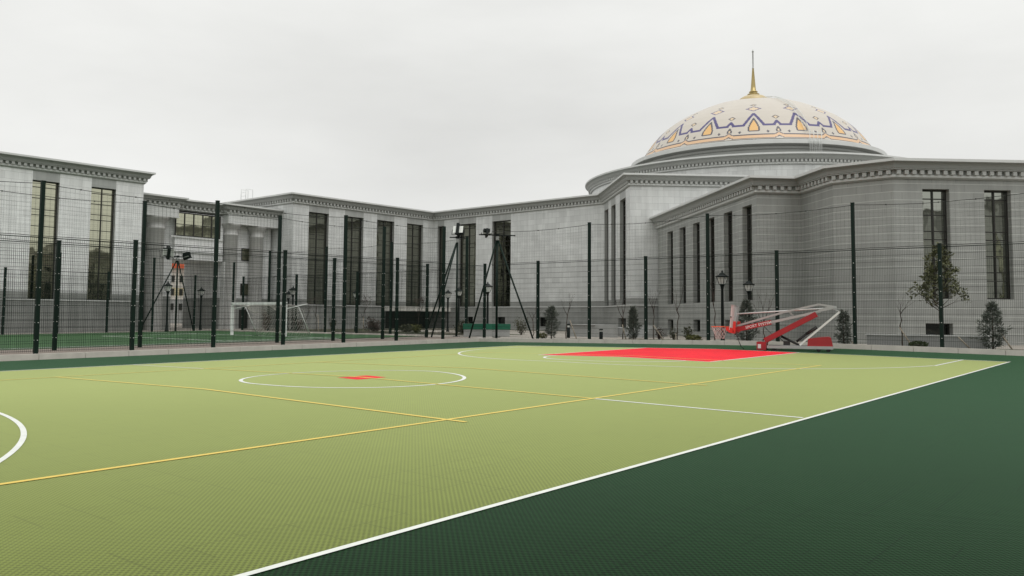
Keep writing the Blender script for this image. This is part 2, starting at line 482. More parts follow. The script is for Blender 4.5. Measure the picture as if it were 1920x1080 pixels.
# pitch, its strip, its lines, garden
struct(sheet('turf_pitch', [(-36, 0, 15.6, 32.5), (0, 17.6, 15.6, 32.5)], 'turf', g2, .012))
struct(sheet('paved_strip', [(-36, 0, 12.58, 15.58), (0, 17.7, 12.58, 15.58)], 'brown_paving', g2, .006))
pl = MB()
def pseg(a, b, w=.11):
    L = hypot(b[0]-a[0], b[1]-a[1]); nx, ny = -(b[1]-a[1])/L*w/2, (b[0]-a[0])/L*w/2
    pl.poly([(x, y, g2(x, y)+.018) for x, y in ((a[0]+nx, a[1]+ny), (b[0]+nx, b[1]+ny), (b[0]-nx, b[1]-ny), (a[0]-nx, a[1]-ny))])
pseg((8.5, 17.2), (8.5, 26.6)); pseg((8.55, 17.2), (13.1, 17.2)); pseg((8.55, 26.6), (13.1, 26.6))
pseg((13.2, 16.2), (13.2, 31.8)); pseg((-20, 16.2), (13.1, 16.2)); pseg((-20, 31.8), (13.1, 31.8))
struct(pl.build('pitch_lines', 'line_white', flat=True))
gb = MB()
for x0, x1, y0, y1 in ((17.79, 19.6, -14, 7.4), (19.62, 21.0, -1.0, 7.0), (19.9, 23.8, 14.6, 33.3), (23.82, 24.3, 20, 33.4), (24.32, 34.5, 27.5, 32.4), (34.52, 36.3, 18.6, 27.4)):
    gb.poly([(x, y, max(g2(x, y), 0)+.008) for x, y in ((x0, y0), (x1, y0), (x1, y1), (x0, y1))])
struct(gb.build('garden_bed', 'soil', flat=True))
# ------------------------------------------------------------------ buildings
def offset_poly(P, off):
    """P counter-clockwise or clockwise closed outline; +off = outwards"""
    n = len(P); A = sum(P[i][0]*P[(i+1) % n][1]-P[(i+1) % n][0]*P[i][1] for i in range(n))
    sg = 1 if A > 0 else -1
    out = []
    for i in range(n):
        p0, p1, p2 = P[i-1], P[i], P[(i+1) % n]
        def nrm(a, b):
            L = hypot(b[0]-a[0], b[1]-a[1]); return (sg*(b[1]-a[1])/L, -sg*(b[0]-a[0])/L)
        n1, n2 = nrm(p0, p1), nrm(p1, p2)
        k = 1+n1[0]*n2[0]+n1[1]*n2[1]
        out.append((p1[0]+(n1[0]+n2[0])/k*off, p1[1]+(n1[1]+n2[1])/k*off))
    return out
PROF = [(-.35, -.12), (-.35, 0), (.45, 0), (.45, -.095), (.40, -.098), (.40, -.115), (.385, -.125), (.33, -.155), (.285, -.205), (.265, -.275),
        (.265, -.30), (.235, -.303), (.235, -.355), (.075, -.36), (.085, -.515), (.105, -.518), (.105, -.60), (.07, -.615), (.045, -.66), (0., -.66)]
def cornice(parent, P, H, org, faces=None, name='cornice', dent=True, sp=.28, prof=PROF):
    mb = MB(); n = len(P)
    rings = [[(x, y, H+dz) for x, y in offset_poly(P, o)] for o, dz in prof]
    for k in range(len(prof)-1):
        for i in range(n):
            j = (i+1) % n
            if faces is not None and i not in faces: continue
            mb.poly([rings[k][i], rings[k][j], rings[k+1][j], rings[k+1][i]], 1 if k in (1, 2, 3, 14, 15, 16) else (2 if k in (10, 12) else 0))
    A = sum(P[i][0]*P[(i+1) % n][1]-P[(i+1) % n][0]*P[i][1] for i in range(n)); sg = 1 if A > 0 else -1
    if dent:
        Q = offset_poly(P, .085)
        for i in range(n):
            if faces is not None and i not in faces: continue
            a, b = Q[i], Q[(i+1) % n]; L = hypot(b[0]-a[0], b[1]-a[1])
            d = ((b[0]-a[0])/L, (b[1]-a[1])/L); nn = (sg*d[1], -sg*d[0])
            m = max(1, int(round(L/sp)))
            for k in range(m):
                t = (k+.5)*L/m
                if t < .06 or t > L-.06: continue
                mb.box((a[0]+d[0]*t+nn[0]*.062, a[1]+d[1]*t+nn[1]*.062, H-.438), (.068, .06, .072), 2, (d[0], d[1], 0), (nn[0], nn[1], 0))
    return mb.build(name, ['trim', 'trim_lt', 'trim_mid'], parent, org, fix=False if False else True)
def roof(parent, P, z, org):
    mb = MB(); mb.poly([(x, y, z) for x, y in offset_poly(P, -.30)]); return mb.build('roof', 'roof', parent, org)

class Face:
    def __init__(s, a, b, sg):
        s.a = a; L = hypot(b[0]-a[0], b[1]-a[1]); s.L = L
        s.d = ((b[0]-a[0])/L, (b[1]-a[1])/L); s.n = (sg*s.d[1], -sg*s.d[0])   # n points outwards
    def p(s, u, z, o=0.): return (s.a[0]+s.d[0]*u+s.n[0]*o, s.a[1]+s.d[1]*u+s.n[1]*o, z)
def wall_face(mb, F, z0, z1, holes, zones, depth=.30, u0=0., u1=None):
    """holes: (ua,ub,za,zb); zones: function (u,z) -> material index; reveals use index 0's neighbour"""
    u1 = F.L if u1 is None else u1
    us = sorted({u0, u1, *[h[0] for h in holes], *[h[1] for h in holes]})
    zs = sorted({z0, z1, *[h[2] for h in holes], *[h[3] for h in holes], *[z for z in ZB if z0 < z < z1]})
    us = [u for u in us if u0-1e-6 <= u <= u1+1e-6]
    for a, b in zip(us[:-1], us[1:]):
        for c, e in zip(zs[:-1], zs[1:]):
            um, zm = (a+b)/2, (c+e)/2
            if any(h[0] < um < h[1] and h[2] < zm < h[3] for h in holes): continue
            mb.poly([F.p(a, c), F.p(b, c), F.p(b, e), F.p(a, e)], zones(um, zm), [(a, c), (b, c), (b, e), (a, e)])
    for a, b, c, e in holes:
        mi = zones((a+b)/2, c-.05)
        for (p, q) in (((a, c), (a, e)), ((a, e), (b, e)), ((b, e), (b, c)), ((b, c), (a, c))):
            mb.poly([F.p(*p), F.p(*q), F.p(*q, -depth), F.p(*p, -depth)], 2, [(p[0], p[1]), (q[0], q[1]), (q[0]+depth, q[1]), (p[0]+depth, p[1])])
ZB = [2.15]
STEPS = [.32, .57, .57, .29]
def window(parent, org, F, a, b, c, e, cols=2, rows=None, depth=.26, name='window', label=None, fw=.05, glass='glass'):
    mb = MB(); d3 = (F.d[0], F.d[1], 0); n3 = (F.n[0], F.n[1], 0)
    def bx(u0, u1, z0, z1, o, t): mb.box(F.p((u0+u1)/2, (z0+z1)/2, o), ((u1-u0)/2, t, (z1-z0)/2), 0, d3, n3)
    o = -depth+.01
    bx(a+.002, a+fw, c+.002, e-.002, o, .05); bx(b-fw, b-.002, c+.002, e-.002, o, .05)
    bx(a+fw, b-fw, e-fw, e-.002, o, .05); bx(a+fw, b-fw, c+.002, c+fw, o, .05)
    for k in range(1, cols):
        u = a+(b-a)*k/cols; bx(u-.022, u+.022, c+fw, e-fw, o, .04)
    if rows is None:
        z = e; i = 0; zz = []
        while True:
            z -= STEPS[0] if i == 0 else STEPS[1+(i-1) % 3]; i += 1
            if z < c+.2: break
            zz.append(z)
    else: zz = [c+(e-c)*k/rows for k in range(1, rows)]
    for z in zz:
        ul = [a+fw] + [a+(b-a)*k/cols for k in range(1, cols)] + [b-fw]
        for q in range(cols):
            bx(ul[q]+(.022 if q else 0), ul[q+1]-(.022 if q < cols-1 else 0), z-.015, z+.015, o, .035)
    w = mb.build(name, 'frame', parent, org)
    if label: w['label'] = label
    g = MB(); g.poly([F.p(a+.01, c+.01, -depth), F.p(b-.01, c+.01, -depth), F.p(b-.01, e-.01, -depth), F.p(a+.01, e-.01, -depth)])
    g.build('pane', glass, w, org)
    return w
def sill_band(mb, F, z, holes, u0=0., u1=None, mi=0):
    u1 = F.L if u1 is None else u1
    mb.box(F.p((u0+u1)/2, z, .012), ((u1-u0)/2, .03, .03), mi, (F.d[0], F.d[1], 0), (F.n[0], F.n[1], 0))

def zone_marble(holes, H):
    tall = [h for h in holes if h[3]-h[2] > 3]
    def f(u, z):
        if z < 2.15: return 1
        for h in tall:
            if h[0] < u < h[1] and z > h[3]: return 3
        return 0
    return f
WM = ['marble', 'granite', 'trim', 'lintel']
def building(name, label, P, H, face_wins, org, sills=True, granite=False, z0=-.4, marks=None, roofdrop=.12, cat='building', wm=None, glass='glass'):
    root = thing(name, org, label, cat)
    n = len(P); A = sum(P[i][0]*P[(i+1) % n][1]-P[(i+1) % n][0]*P[i][1] for i in range(n)); sg = 1 if A > 0 else -1
    mb = MB(); sb = MB()
    for i in range(n):
        F = Face(P[i], P[(i+1) % n], sg)
        wins = face_wins.get(i, [])
        holes = [(w[0], w[1], w[2], w[3]) for w in wins]
        zf = (lambda u, z: 1) if granite else zone_marble(holes, H)
        wall_face(mb, F, z0, H-.60, holes, zf)
        if sills: sill_band(sb, F, 1.77, holes)
        for w in wins:
            big = w[3]-w[2] > 3
            window(root, org, F, *w[:4], cols=w[4] if len(w) > 4 else (2 if big else 1), rows=None if big else 1, glass=glass if big else 'glass_black',
                   name='window' if len(w) < 6 else w[5])
    mb.build('wall', wm or WM, root, org)
    if sills: sb.build('sill_band', 'trim_lt', root, org)
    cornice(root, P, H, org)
    roof(root, P, H-roofdrop, org)
    return root

# --- the wing on the far side of the pitch
LW0, LW1 = (-24., 35.86), (14.35, 34.50)
dL = hypot(LW1[0]-LW0[0], LW1[1]-LW0[1])
lw = []
for k in range(0, 9):
    # measured from the right-hand corner
    b = dL - 22.78 + .42 + 20.86 - 2.925*k - .03
    if b-1.31 > 1: lw.append((b-1.31, b, 1.78, 7.86))
PLW = [LW0, LW1, (14.85, 48.), (-24., 49.4)]
building('building_wing', 'white stone building wing behind the football pitch, two tall mirror windows at its end', PLW, 9., {0: lw}, (LW1[0], LW1[1], 0), wm=['marble_lit', 'granite', 'trim', 'lintel'])

# --- the long L-shaped block with the angled pavilion corner
C0, C1, C2, C3 = (24.35, 34.25), (37.0, 33.75), (36.35, 18.1), (30.75, 12.85)
C4 = (40.2, 2.39)
PC = [C0, C1, C2, C3, C4, (56., 2.), (62., 12), (62., 47.), (24.75, 46.5)]
cw = [(u0-.44, u1-.44, 1.80, 7.93) for u0, u1 in ((1.66, 3.28), (4.63, 6.27), (7.50, 9.12), (10.36, 11.98))]
dw = [(.42, 1.12, 1.80, 7.90, 1), (2.66, 4.42, 1.80, 7.90), (6.02, 7.78, 1.80, 7.90), (3.55, 4.2, .45, 1.08, 1), (6.5, 7.3, .45, 1.08, 1), (10.35, 11.05, .45, 1.08, 1)]
ew = [(.25, 1.55, 1.80, 7.88), (2.45, 3.75, 1.80, 7.88), (5.0, 6.55, 1.80, 7.88), (4.45, 6.6, .28, 1.04, 2, 'door')]
b2 = building('building_wing', 'long pale block with rows of tall dark windows, its angled corner below the dome', PC, 9., {0: cw, 1: dw, 2: ew}, (C0[0], C0[1], 0), glass='glass_dark')
# entrance canopy in its inner corner
cb = MB(); oC = (C0[0], C0[1], 0)
cb.box((34.6, 32.75, 1.61), (2.75, .90, .155), 0)
cb.build('canopy', 'canopy', b2, oC)
cd = MB(); cd.box((34.4, 33.74, .80), (2.2, .04, .62), 0); cd.build('door', 'frame', b2, oC)
# stair rails on the roof edge
rl = MB()
for t in (0, .55):
    rl.tube([(24.2, 39.9-t, 8.9), (24.2, 39.9-t, 9.72), (24.75, 39.9-t, 9.74), (24.75, 39.9-t, 8.9)], .022, 6)
for z in (9.0, 9.25, 9.5): rl.bar((24.2, 39.35, z), (24.2, 39.9, z), .02)
rl.build('roof_ladder', 'white_steel', b2, oC)

# --- lower grey granite wing close behind the court fence
F0, F1, F2, F3, F4 = (31.67, 11.63), (22.05, 2.02), (23.3, .72), (21.5, -1.1), (21.38, -3.2)
F5 = (21.38+.67*12.4, -3.2-.745*12.4)
PF = [F0, F1, F2, F3, F4, F5, (41., -9.), (45., 2.0), (38.2, 4.3)]
fw = [(u0+.37, u0+.37+w, 1.79, 5.60) for u0, w in ((1.38, .98), (3.46, .98), (5.54, .98), (7.50, 1.0), (9.66, 1.0), (11.76, .98))]
fw += [(1.38+.37, 2.36+.37, .43, 1.0, 1), (5.54+.37, 6.5+.37, .43, 1.0, 1), (9.66+.37, 10.6+.37, .43, 1.0, 1)]
fr = [(1.03+2.23*k, 2.0+2.23*k, 1.79, 5.61) for k in range(5)] + [(1.03+2.23*k, 2.0+2.23*k, .5, .94, 1) for k in range(0, 5, 2)]
building('building_wing', 'lower dark grey granite wing just behind the court fence on the right', PF, 6.6, {0: fw, 4: fr}, (F1[0], F1[1], 0),
         granite=True, sills=False, wm=['marble', 'granite_wing', 'granite_wing', 'lintel'], glass='glass_grey')

# --- opposite wing, behind the camera (it is what the windows mirror)
PO = [(70., -46.), (-40., -46.), (-40., -60.), (70., -60.)]
ow = [(4+4.2*k, 5.9+4.2*k, 1.8, 7.9) for k in range(25)]
building('building_wing', 'pale stone wing across the grounds, mirrored in the tall windows', PO, 10.5, {0: ow}, (15, -46, 0), sills=False)

# --- gateway block between the two wings
gx0, gx1 = 14.38, 24.32
gO = (19., 36.3, 0)
gate = thing('gateway', gO, 'white gateway block with columns, a passage and a wide window between the wings', 'building')
TX0, TX1, TZ, TY0, TY1 = 17.35, 20.6, 4.40, 36.35, 40.7
gm = MB()
def gbox(x0, x1, y0, y1, z0, z1, mi):
    # box with UV in metres
    def q(pts, uv): gm.poly(pts, mi, uv)
    q([(x0, y0, z0), (x1, y0, z0), (x1, y0, z1), (x0, y0, z1)], [(x0, z0), (x1, z0), (x1, z1), (x0, z1)])
    q([(x0, y1, z0), (x1, y1, z0), (x1, y1, z1), (x0, y1, z1)], [(x0, z0), (x1, z0), (x1, z1), (x0, z1)])
    q([(x0, y0, z0), (x0, y1, z0), (x0, y1, z1), (x0, y0, z1)], [(y0, z0), (y1, z0), (y1, z1), (y0, z1)])
    q([(x1, y0, z0), (x1, y1, z0), (x1, y1, z1), (x1, y0, z1)], [(y0, z0), (y1, z0), (y1, z1), (y0, z1)])
    q([(x0, y0, z1), (x1, y0, z1), (x1, y1, z1), (x0, y1, z1)], [(x0, y0), (x1, y0), (x1, y1), (x0, y1)])
    q([(x0, y0, z0), (x1, y0, z0), (x1, y1, z0), (x0, y1, z0)], [(x0, y0), (x1, y0), (x1, y1), (x0, y1)])
# piers left and right of the passage (marble above, granite base)
for x0, x1, yf in ((gx0, TX0, 36.55), (TX1, gx1, 36.55)):
    gbox(x0, x1, yf, TY1, 2.15, 7.3, 0); gbox(x0, x1, yf-.02, TY1, -.3, 2.15, 1)
gbox(TX0, TX1, 36.30, TY1, TZ, 7.25, 0)          # over the passage
gm.build('wall', ['marble_lit', 'granite', 'trim', 'lintel'], gate, gO)
# entablature blocks over the column pairs
def entab(x0, x1, y0):
    eb.box(((x0+x1)/2, (y0+36.5)/2, 7.11), ((x1-x0)/2, (36.5-y0)/2, .25), 0)
    eb.box(((x0+x1)/2, (y0+36.5)/2-.03, 6.825), ((x1-x0)/2+.03, (36.5-y0)/2, .035), 0)
for xa, xb in ((gx0+.02, 17.2), (20.55, gx1-.02)):
    eb = MB(); entab(xa, xb, 35.68); eb.build('entablature', 'trim_lt', gate, gO)
bm_ = MB()
bm_.box((18.8, 36.27, 5.74), (1.75, .05, .05), 0); bm_.box((18.8, 36.27, 4.85), (1.78, .05, .04), 0)
bm_.box((20.78, 36.33, 2.3), (.16, .2, 2.1), 0)
bm_.build('moulding', 'trim_lt', gate, gO)
for x, r in ((16.1, .50), (21.1, .44), (23.0, .44)):
    c = MB()
    c.lathe([(r, 0.1), (r*1.0, 2.0), (r*.98, 6.05), (r*1.06, 6.08), (r*1.06, 6.18), (r*.98, 6.2), (r*.99, 6.42), (r*1.12, 6.5), (r*1.36, 6.66), (r*1.45, 6.72), (r*1.45, 6.785)], 28, 0, (x, 36.25, 0))
    c.build('column', 'column', gate, gO)
Fg = Face((17.0, 36.30), (TX1+.6, 36.30), 1)
window(gate, gO, Fg, .32, 3.35, 5.80, 7.22, cols=5, rows=2, depth=-.02, label='wide five-bay window over the passage')
Fp = Face((gx0, 36.55), (gx1, 36.55), 1)
for u0, u1, z0, z1 in ((.62, 1.1, 4.55, 5.35), (.62, 1.1, 2.3, 3.08), (7.62, 8.3, 4.58, 5.38), (7.62, 8.3, 2.34, 3.1)):
    window(gate, gO, Fp, u0+.1, u1+.1, z0, z1, cols=1, rows=1, depth=-.02)
db = MB()
for x0, x1 in ((15.05, 15.75), (22.05, 22.85)): db.box(((x0+x1)/2, 36.50, .82), ((x1-x0)/2, .03, .60), 0)
db.build('basement_door', 'frame', gate, gO)
PG = [(gx0, 36.2-.45), (17.15, 36.2-.45), (17.15, 36.3), (20.55, 36.3), (20.55, 35.75), (gx1, 35.75), (gx1, 41.), (gx0, 41.)]
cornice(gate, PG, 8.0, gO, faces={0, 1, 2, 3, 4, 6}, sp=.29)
roof(gate, PG, 7.9, gO)

# house seen through the passage
hO = (35.5, 70., 0)
hs = thing('house', hO, 'yellow and white house with an orange roof seen through the gateway passage', 'house')
hb = MB()
hb.box((36.5, 75, 4.95), (7.5, 5, 1.1), 0); hb.box((36.5, 75, 3.45), (7.52, 5.02, .40), 1); hb.box((36.5, 75, 2.85), (7.5, 5, .2), 0); hb.box((36.5, 75, 1.3), (7.5, 5, 1.35), 2)
hb.build('wall', ['white_wall', 'yellow_wall', 'conc2'], hs, hO)
hr = MB(); hr.prism([(-8., 5.85), (8., 5.85), (6., 8.2), (-6., 8.2)], (36.5, 0, 0), (1, 0, 0), (0, 1, 0), 69.5, 80.5); hr.build('roof', 'tile_orange', hs, hO)
for x in (30.5, 32.0, 33.4, 34.9, 36.55, 37.5, 38.6, 40.2, 41.8):
    for z in (4.75, 3.4, 1.9):
        w = MB(); w.box((x, 69.96, z), (.17, .03, .33), 0); w.build('window', 'frame', hs, hO)

# --- rotunda with the patterned dome
RX, RY = 47.6, 12.65
AZ = radians(-157.56)
rO = (RX, RY, 0)
rot = thing('rotunda', rO, 'round stone drum carrying a cream dome with blue and orange patterns and a gold spire', 'building')
rw = MB(); n = 96; R = 11.5
for i in range(n):
    a, b = 2*pi*i/n, 2*pi*(i+1)/n
    rw.poly([(RX+R*cos(a), RY+R*sin(a), 0), (RX+R*cos(b), RY+R*sin(b), 0), (RX+R*cos(b), RY+R*sin(b), 9.98), (RX+R*cos(a), RY+R*sin(a), 9.98)], 0,
            [(R*a, 0), (R*b, 0), (R*b, 9.98), (R*a, 9.98)], True)
rw.build('wall', ['marble'], rot, rO)
PR = [(RX+11.5*cos(2*pi*i/160), RY+11.5*sin(2*pi*i/160)) for i in range(160)]
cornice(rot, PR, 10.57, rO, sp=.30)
rf = MB()
rf.lathe([(11.3, 10.45), (8.75, 10.75), (8.75, 11.0)], 96, 0, rO, True); rf.build('roof', 'roof', rot, rO)
rg = MB()
rg.lathe([(8.75, 10.9), (8.6, 11.05), (8.45, 11.06), (8.35, 11.15), (8.35, 11.42), (8.3, 11.44), (8.38, 11.5), (8.38, 11.62), (8.3, 11.62), (8.32, 11.66), (8.40, 11.70), (8.55, 11.735), (8.55, 11.9)], 128, 0, rO, False)
rg.build('dome_ring', 'trim', rot, rO)
rg2 = MB(); rg2.lathe([(8.60, 11.74), (8.66, 11.76), (8.66, 12.0), (8.60, 12.03), (7.88, 12.075)], 128, 0, rO, False); rg2.build('ring_fascia', 'trim_lt', rot, rO)
DP = [(7.95, 12.2), (7.76, 12.55), (7.5, 12.95), (7.16, 13.42), (6.75, 13.9), (6.28, 14.33), (5.75, 14.72), (5.15, 15.09), (4.5, 15.42), (3.87, 15.71), (3.2, 15.97), (2.6, 16.12), (2., 16.22), (1.0, 16.36)]
def dome():
    # arc length table
    hs_ = [0.]
    for i in range(1, len(DP)): hs_.append(hs_[-1]+hypot(DP[i][0]-DP[i-1][0], DP[i][1]-DP[i-1][1]))
    def at(h):
        for i in range(1, len(DP)):
            if h <= hs_[i] or i == len(DP)-1:
                t = (h-hs_[i-1])/(hs_[i]-hs_[i-1])
                # catmull-ish smoothing is unnecessary at this density
                return (DP[i-1][0]+(DP[i][0]-DP[i-1][0])*t, DP[i-1][1]+(DP[i][1]-DP[i-1][1])*t)
    NS, NH = 16*56, 190
    HM = hs_[-1]
    def seg_d(px, py, a, b):
        vx, vy = b[0]-a[0], b[1]-a[1]; t = ((px-a[0])*vx+(py-a[1])*vy)/(vx*vx+vy*vy); t = max(0, min(1, t))
        return hypot(px-a[0]-vx*t, py-a[1]-vy*t)
    def inside(px, py, P):
        c = False; j = len(P)-1
        for i in range(len(P)):
            if (P[i][1] > py) != (P[j][1] > py) and px < (P[j][0]-P[i][0])*(py-P[i][1])/(P[j][1]-P[i][1])+P[i][0]: c = not c
            j = i
        return c
    def outl(px, py, P, w):
        return min(seg_d(px, py, P[i], P[(i+1) % len(P)]) for i in range(len(P))) < w
    # pattern of one sector: x = lateral metres from the sector axis at that height, h = metres up the meridian
    def pat(a, h, wsec):
        x = abs(a)*wsec            # a in [-.5,.5]
        xb = (.5-abs(a))*wsec      # distance from the sector border
        # orange band with kinks over the border
        kink = max(0., 1-xb/.26)*.17
        top = .40+kink; bot = .06+kink
        if h < top:
            if h > top-.075: return 3
            if h > bot+.05: return 2
            if h > bot-.02: return 3
            return 0
        # big arch on the axis
        P = [(-.30, .68), (.30, .68), (.33, .92), (.16, 1.45), (0, 1.86), (-.16, 1.45), (-.33, .92)]
        if x < .5 and .6 < h < 2.0:
            if outl(x, h, P, .05): return 3
            if inside(x, h, P): return 1
        # blue zigzag
        Z = [(0., 2.42), (.62, 1.20), (wsec/2-.20, 1.18), (wsec/2, 1.56)]
        if h > 1.0 and h < 2.6 and min(seg_d(x, h, Z[i], Z[i+1]) for i in range(3)) < .088: return 4
        # small dark diamonds
        if abs(x-.285*wsec)/.09+abs(h-.60)/.13 < 1: return 3
        # small arch on the border
        Q = [(-.11, .46), (.11, .46), (.12, .62), (0, .88), (-.12, .62)]
        if xb < .3 and .56 < h < 1.1:
            if outl(xb, h-.10, Q, .045): return 3
            if inside(xb, h-.10, Q): return 5
        # big lozenge above the apex
        d = x/.50+abs(h-3.14)/.40
        if d < 1: return 5 if d < .72 else 4
        d = x/.22+abs(h-3.82)/.2
        if d < 1: return 5 if d < .5 else 3
        # small lozenge on the border
        d = xb/.22+abs(h-1.98)/.24
        if d < 1: return 5 if d < .66 else 3
        return 0
    vs, fs, ms = [], [], []
    for k in range(NH+1):
        r, z = at(HM*k/NH)
        for j in range(NS):
            t = AZ-pi/16+2*pi*j/NS
            vs.append((r*cos(t), r*sin(t), z))
    for k in range(NH):
        h = HM*(k+.5)/NH; r, z = at(h); ws = 2*pi*r/16
        row = [pat(((j+.5) % 56)/56-.5, h, ws) for j in range(56)]
        for j in range(NS):
            fs.append((k*NS+j, k*NS+(j+1) % NS, (k+1)*NS+(j+1) % NS, (k+1)*NS+j)); ms.append(row[j % 56])
    me = bpy.data.meshes.new('dome'); me.from_pydata(vs, [], fs)
    for m in (M_d0, M_d1, M_d2, M_d3, M_d4, M_d5): me.materials.append(m)
    me.polygons.foreach_set('material_index', ms); me.polygons.foreach_set('use_smooth', [True]*len(fs)); me.update()
    o = bpy.data.objects.new('dome', me); COL.objects.link(o); o.parent = rot
    return o
M_d0 = simple('dome_cream', (.53, .487, .428), .42, var=.05, scale=.5)
M_d1 = simple('dome_orange', (.70, .43, .17), .4, var=.06)
M_d2 = simple('dome_peach', (.66, .44, .27), .4, var=.06)
M_d3 = simple('dome_slate', (.085, .08, .095), .4, var=.06)
M_d4 = simple('dome_blue', (.065, .055, .17), .4, var=.08)
M_d5 = simple('dome_pale_gold', (.62, .49, .33), .4, var=.06)
dome()
fc = MB(); fc.lathe([(1.08, 16.34), (1.06, 16.56), (.96, 16.72), (.74, 16.86), (.46, 16.95), (.34, 17.0)], 32, 0, rO); fc.build('dome_cap', 'cap_gold', rot, rO)
fs_ = MB(); fs_.lathe([(.34, 16.95), (.42, 17.0), (.42, 17.06), (.30, 17.1), (.24, 17.11), (.22, 17.16), (.30, 17.19), (.30, 17.24), (.2, 17.3), (.165, 17.6), (.06, 18.9), (.075, 18.93)], 20, 0, rO)
ft = MB(); ft.lathe([(.075, 18.93), (.05, 18.98), (.04, 20.1), (.07, 20.12), (.07, 20.2), (.025, 20.24), (0.001, 20.36)], 16, 0, rO); ft.build('spire_tip', 'flood_grey', rot, rO)
fs_.build('spire', 'gold', rot, rO)
# maintenance ladder: rods over the ring and two rails up the dome
ld = MB(); la = AZ+radians(24.5)
for k in range(7):
    t = la+(k-3)*.0145
    if k in (1, 3, 5): hz = 12.05
    else: hz = 12.55
    ld.tube([(RX+8.74*cos(t), RY+8.74*sin(t), 11.0), (RX+8.74*cos(t), RY+8.74*sin(t), hz)], .018, 5)
for z in (11.9, 12.4): ld.bar((RX+8.74*cos(la-.044), RY+8.74*sin(la-.044), z), (RX+8.74*cos(la+.044), RY+8.74*sin(la+.044), z), .025)
for s_ in (-.17, .17):
    pts = []
    for r, z in DP[1:]:
        t = la+s_/max(r, 1.2)
        pts.append((RX+(r+.06)*cos(t), RY+(r+.06)*sin(t), z+.09))
    ld.tube(pts, .014, 5)
for i in range(1, 44):
    k = 1+(len(DP)-3)*i/44; i0 = int(k); f = k-i0
    r = DP[i0][0]+(DP[i0+1][0]-DP[i0][0])*f; z = DP[i0][1]+(DP[i0+1][1]-DP[i0][1])*f
    q = [(RX+(r+.06)*cos(la+s_/max(r, 1.2)), RY+(r+.06)*sin(la+s_/max(r, 1.2)), z+.09) for s_ in (-.17, .17)]
    ld.bar(q[0], q[1], .012)
ld.build('ladder', 'white_steel', rot, rO)
# ------------------------------------------------------------------ fences
def mk_post(h, w=.095):
    mb = MB(); mb.box((0, 0, h/2-.1), (w/2, w/2, h/2+.1), 0)
    mb.box((0, 0, h+.008), (w/2+.006, w/2+.006, .008), 0)
    k = .35
    while k < min(h, 3.1):
        mb.box((0.012, -w/2-.006, k), (.011, .006, .009), 1); mb.box((-w/2-.006, .0, k), (.006, .010, .009), 1); k += .46
    return mb
def mk_panel(L, h=3.02):
    mb = MB(); n = int(round(L/.05)); t = .0021
    for i in range(1, n):
        x = L*i/n; mb.box((x, 0, h/2+.03), (t, t, h/2))
    k = .06
    while k < h+.05:
        for y in (-.006, .006): mb.box((L/2, y, k), (L/2-.04, t+.001, t+.0014))
        k += .2
    mb.box((L/2, 0, h+.035), (L/2, .008, .010))
    return mb
def mk_net(L, z0, z1, sag=.10, step=.125):
    mb = MB(); n = int(L/step); t = .0011
    top = lambda x: z1 - sag*4*(x/L)*(1-x/L)
    for i in range(1, n):
        x = L*i/n; zt = top(x); mb.box((x, 0, (z0+zt)/2), (t, t, (zt-z0)/2))
    m = int((z1-z0)/step)
    for k in range(1, m):
        f = k/m; P = [(L*i/8, 0, z0+(top(L*i/8)-z0)*f) for i in range(9)]
        for a, b in zip(P[:-1], P[1:]): mb.bar(a, b, 2*t)
    P = [(L*i/10, RND.uniform(-.01, .01), top(L*i/10)+RND.uniform(-.008, .008)) for i in range(11)]
    mb.tube(P, .0085, 5)
    for i in (2, 5, 7): mb.box(P[i], (.016, .016, .016))
    P = [(L*i/10, RND.uniform(-.01, .01), z0+RND.uniform(-.012, .012)) for i in range(11)]
    mb.tube(P, .0085, 5)
    return mb
def fence(label, p0, d, n, sp, tall_first, z0, slope, HT=4.55, HS=3.14, skip_posts=(), net=True, group=None):
    rz = atan2(d[1], d[0])
    root = thing('court_fence', (p0[0], p0[1], z0), label, 'fence', group, rz)
    pm = {}; panel = net_m = None
    def put(name, me_ob, loc):
        o = me_ob if me_ob.parent is None else me_ob.copy()
        if o is not me_ob: COL.objects.link(o)
        o.parent = root; o.location = loc; return o
    tall = mk_post(HT).build('post', ['post', 'clip']); short = mk_post(HS).build('post', ['post', 'clip'])
    panel = mk_panel(sp).build('mesh_panel', 'wire')
    netm = mk_net(2*sp, 3.10, HT-.06).build('net', 'net') if net else None
    used = set()
    for i in range(n):
        isT = (i % 2 == 0) == tall_first
        z = slope*sp*i
        if i not in skip_posts:
            put('post', tall if isT else short, (i*sp, 0, z)); used.add(isT)
        if i < n-1:
            o = put('mesh_panel', panel, (i*sp, 0.055, z)); o.rotation_euler = (0, -math.atan(slope), 0)
        if net and isT and i < n-2:
            o = put('net', netm, (i*sp, 0.0, z)); o.rotation_euler = (0, -math.atan(slope), 0)
    for k, o in ((True, tall), (False, short)):
        if k not in used: bpy.data.objects.remove(o)
    return root
fence('dark green mesh fence along the kerb on the left side of the court', (-5.19, 12.62), (1, 0), 10, 2.593, True, -.055, .0105)
fence('second mesh fence across the brown strip, along the near edge of the football pitch', (-6.36, 14.5), (1, 0), 10, 2.545, True, -.06, .0095)
fence('dark green mesh fence behind the basketball hoop, along the far kerb', (XK+.20, 11.98), (0, -1), 12, 2.475, True, .185, -.001, skip_posts=(0,))
fence('mesh fence along the far edge of the football pitch, before the white wing', (-5.5, 33.2), (1, 0), 11, 2.49, True, .03, .006, HT=4.0, net=False)
fence('mesh fence behind the small goal, closing the far end of the football pitch', (19.4, 32.2), (0, -1), 8, 2.49, False, .17, 0.)

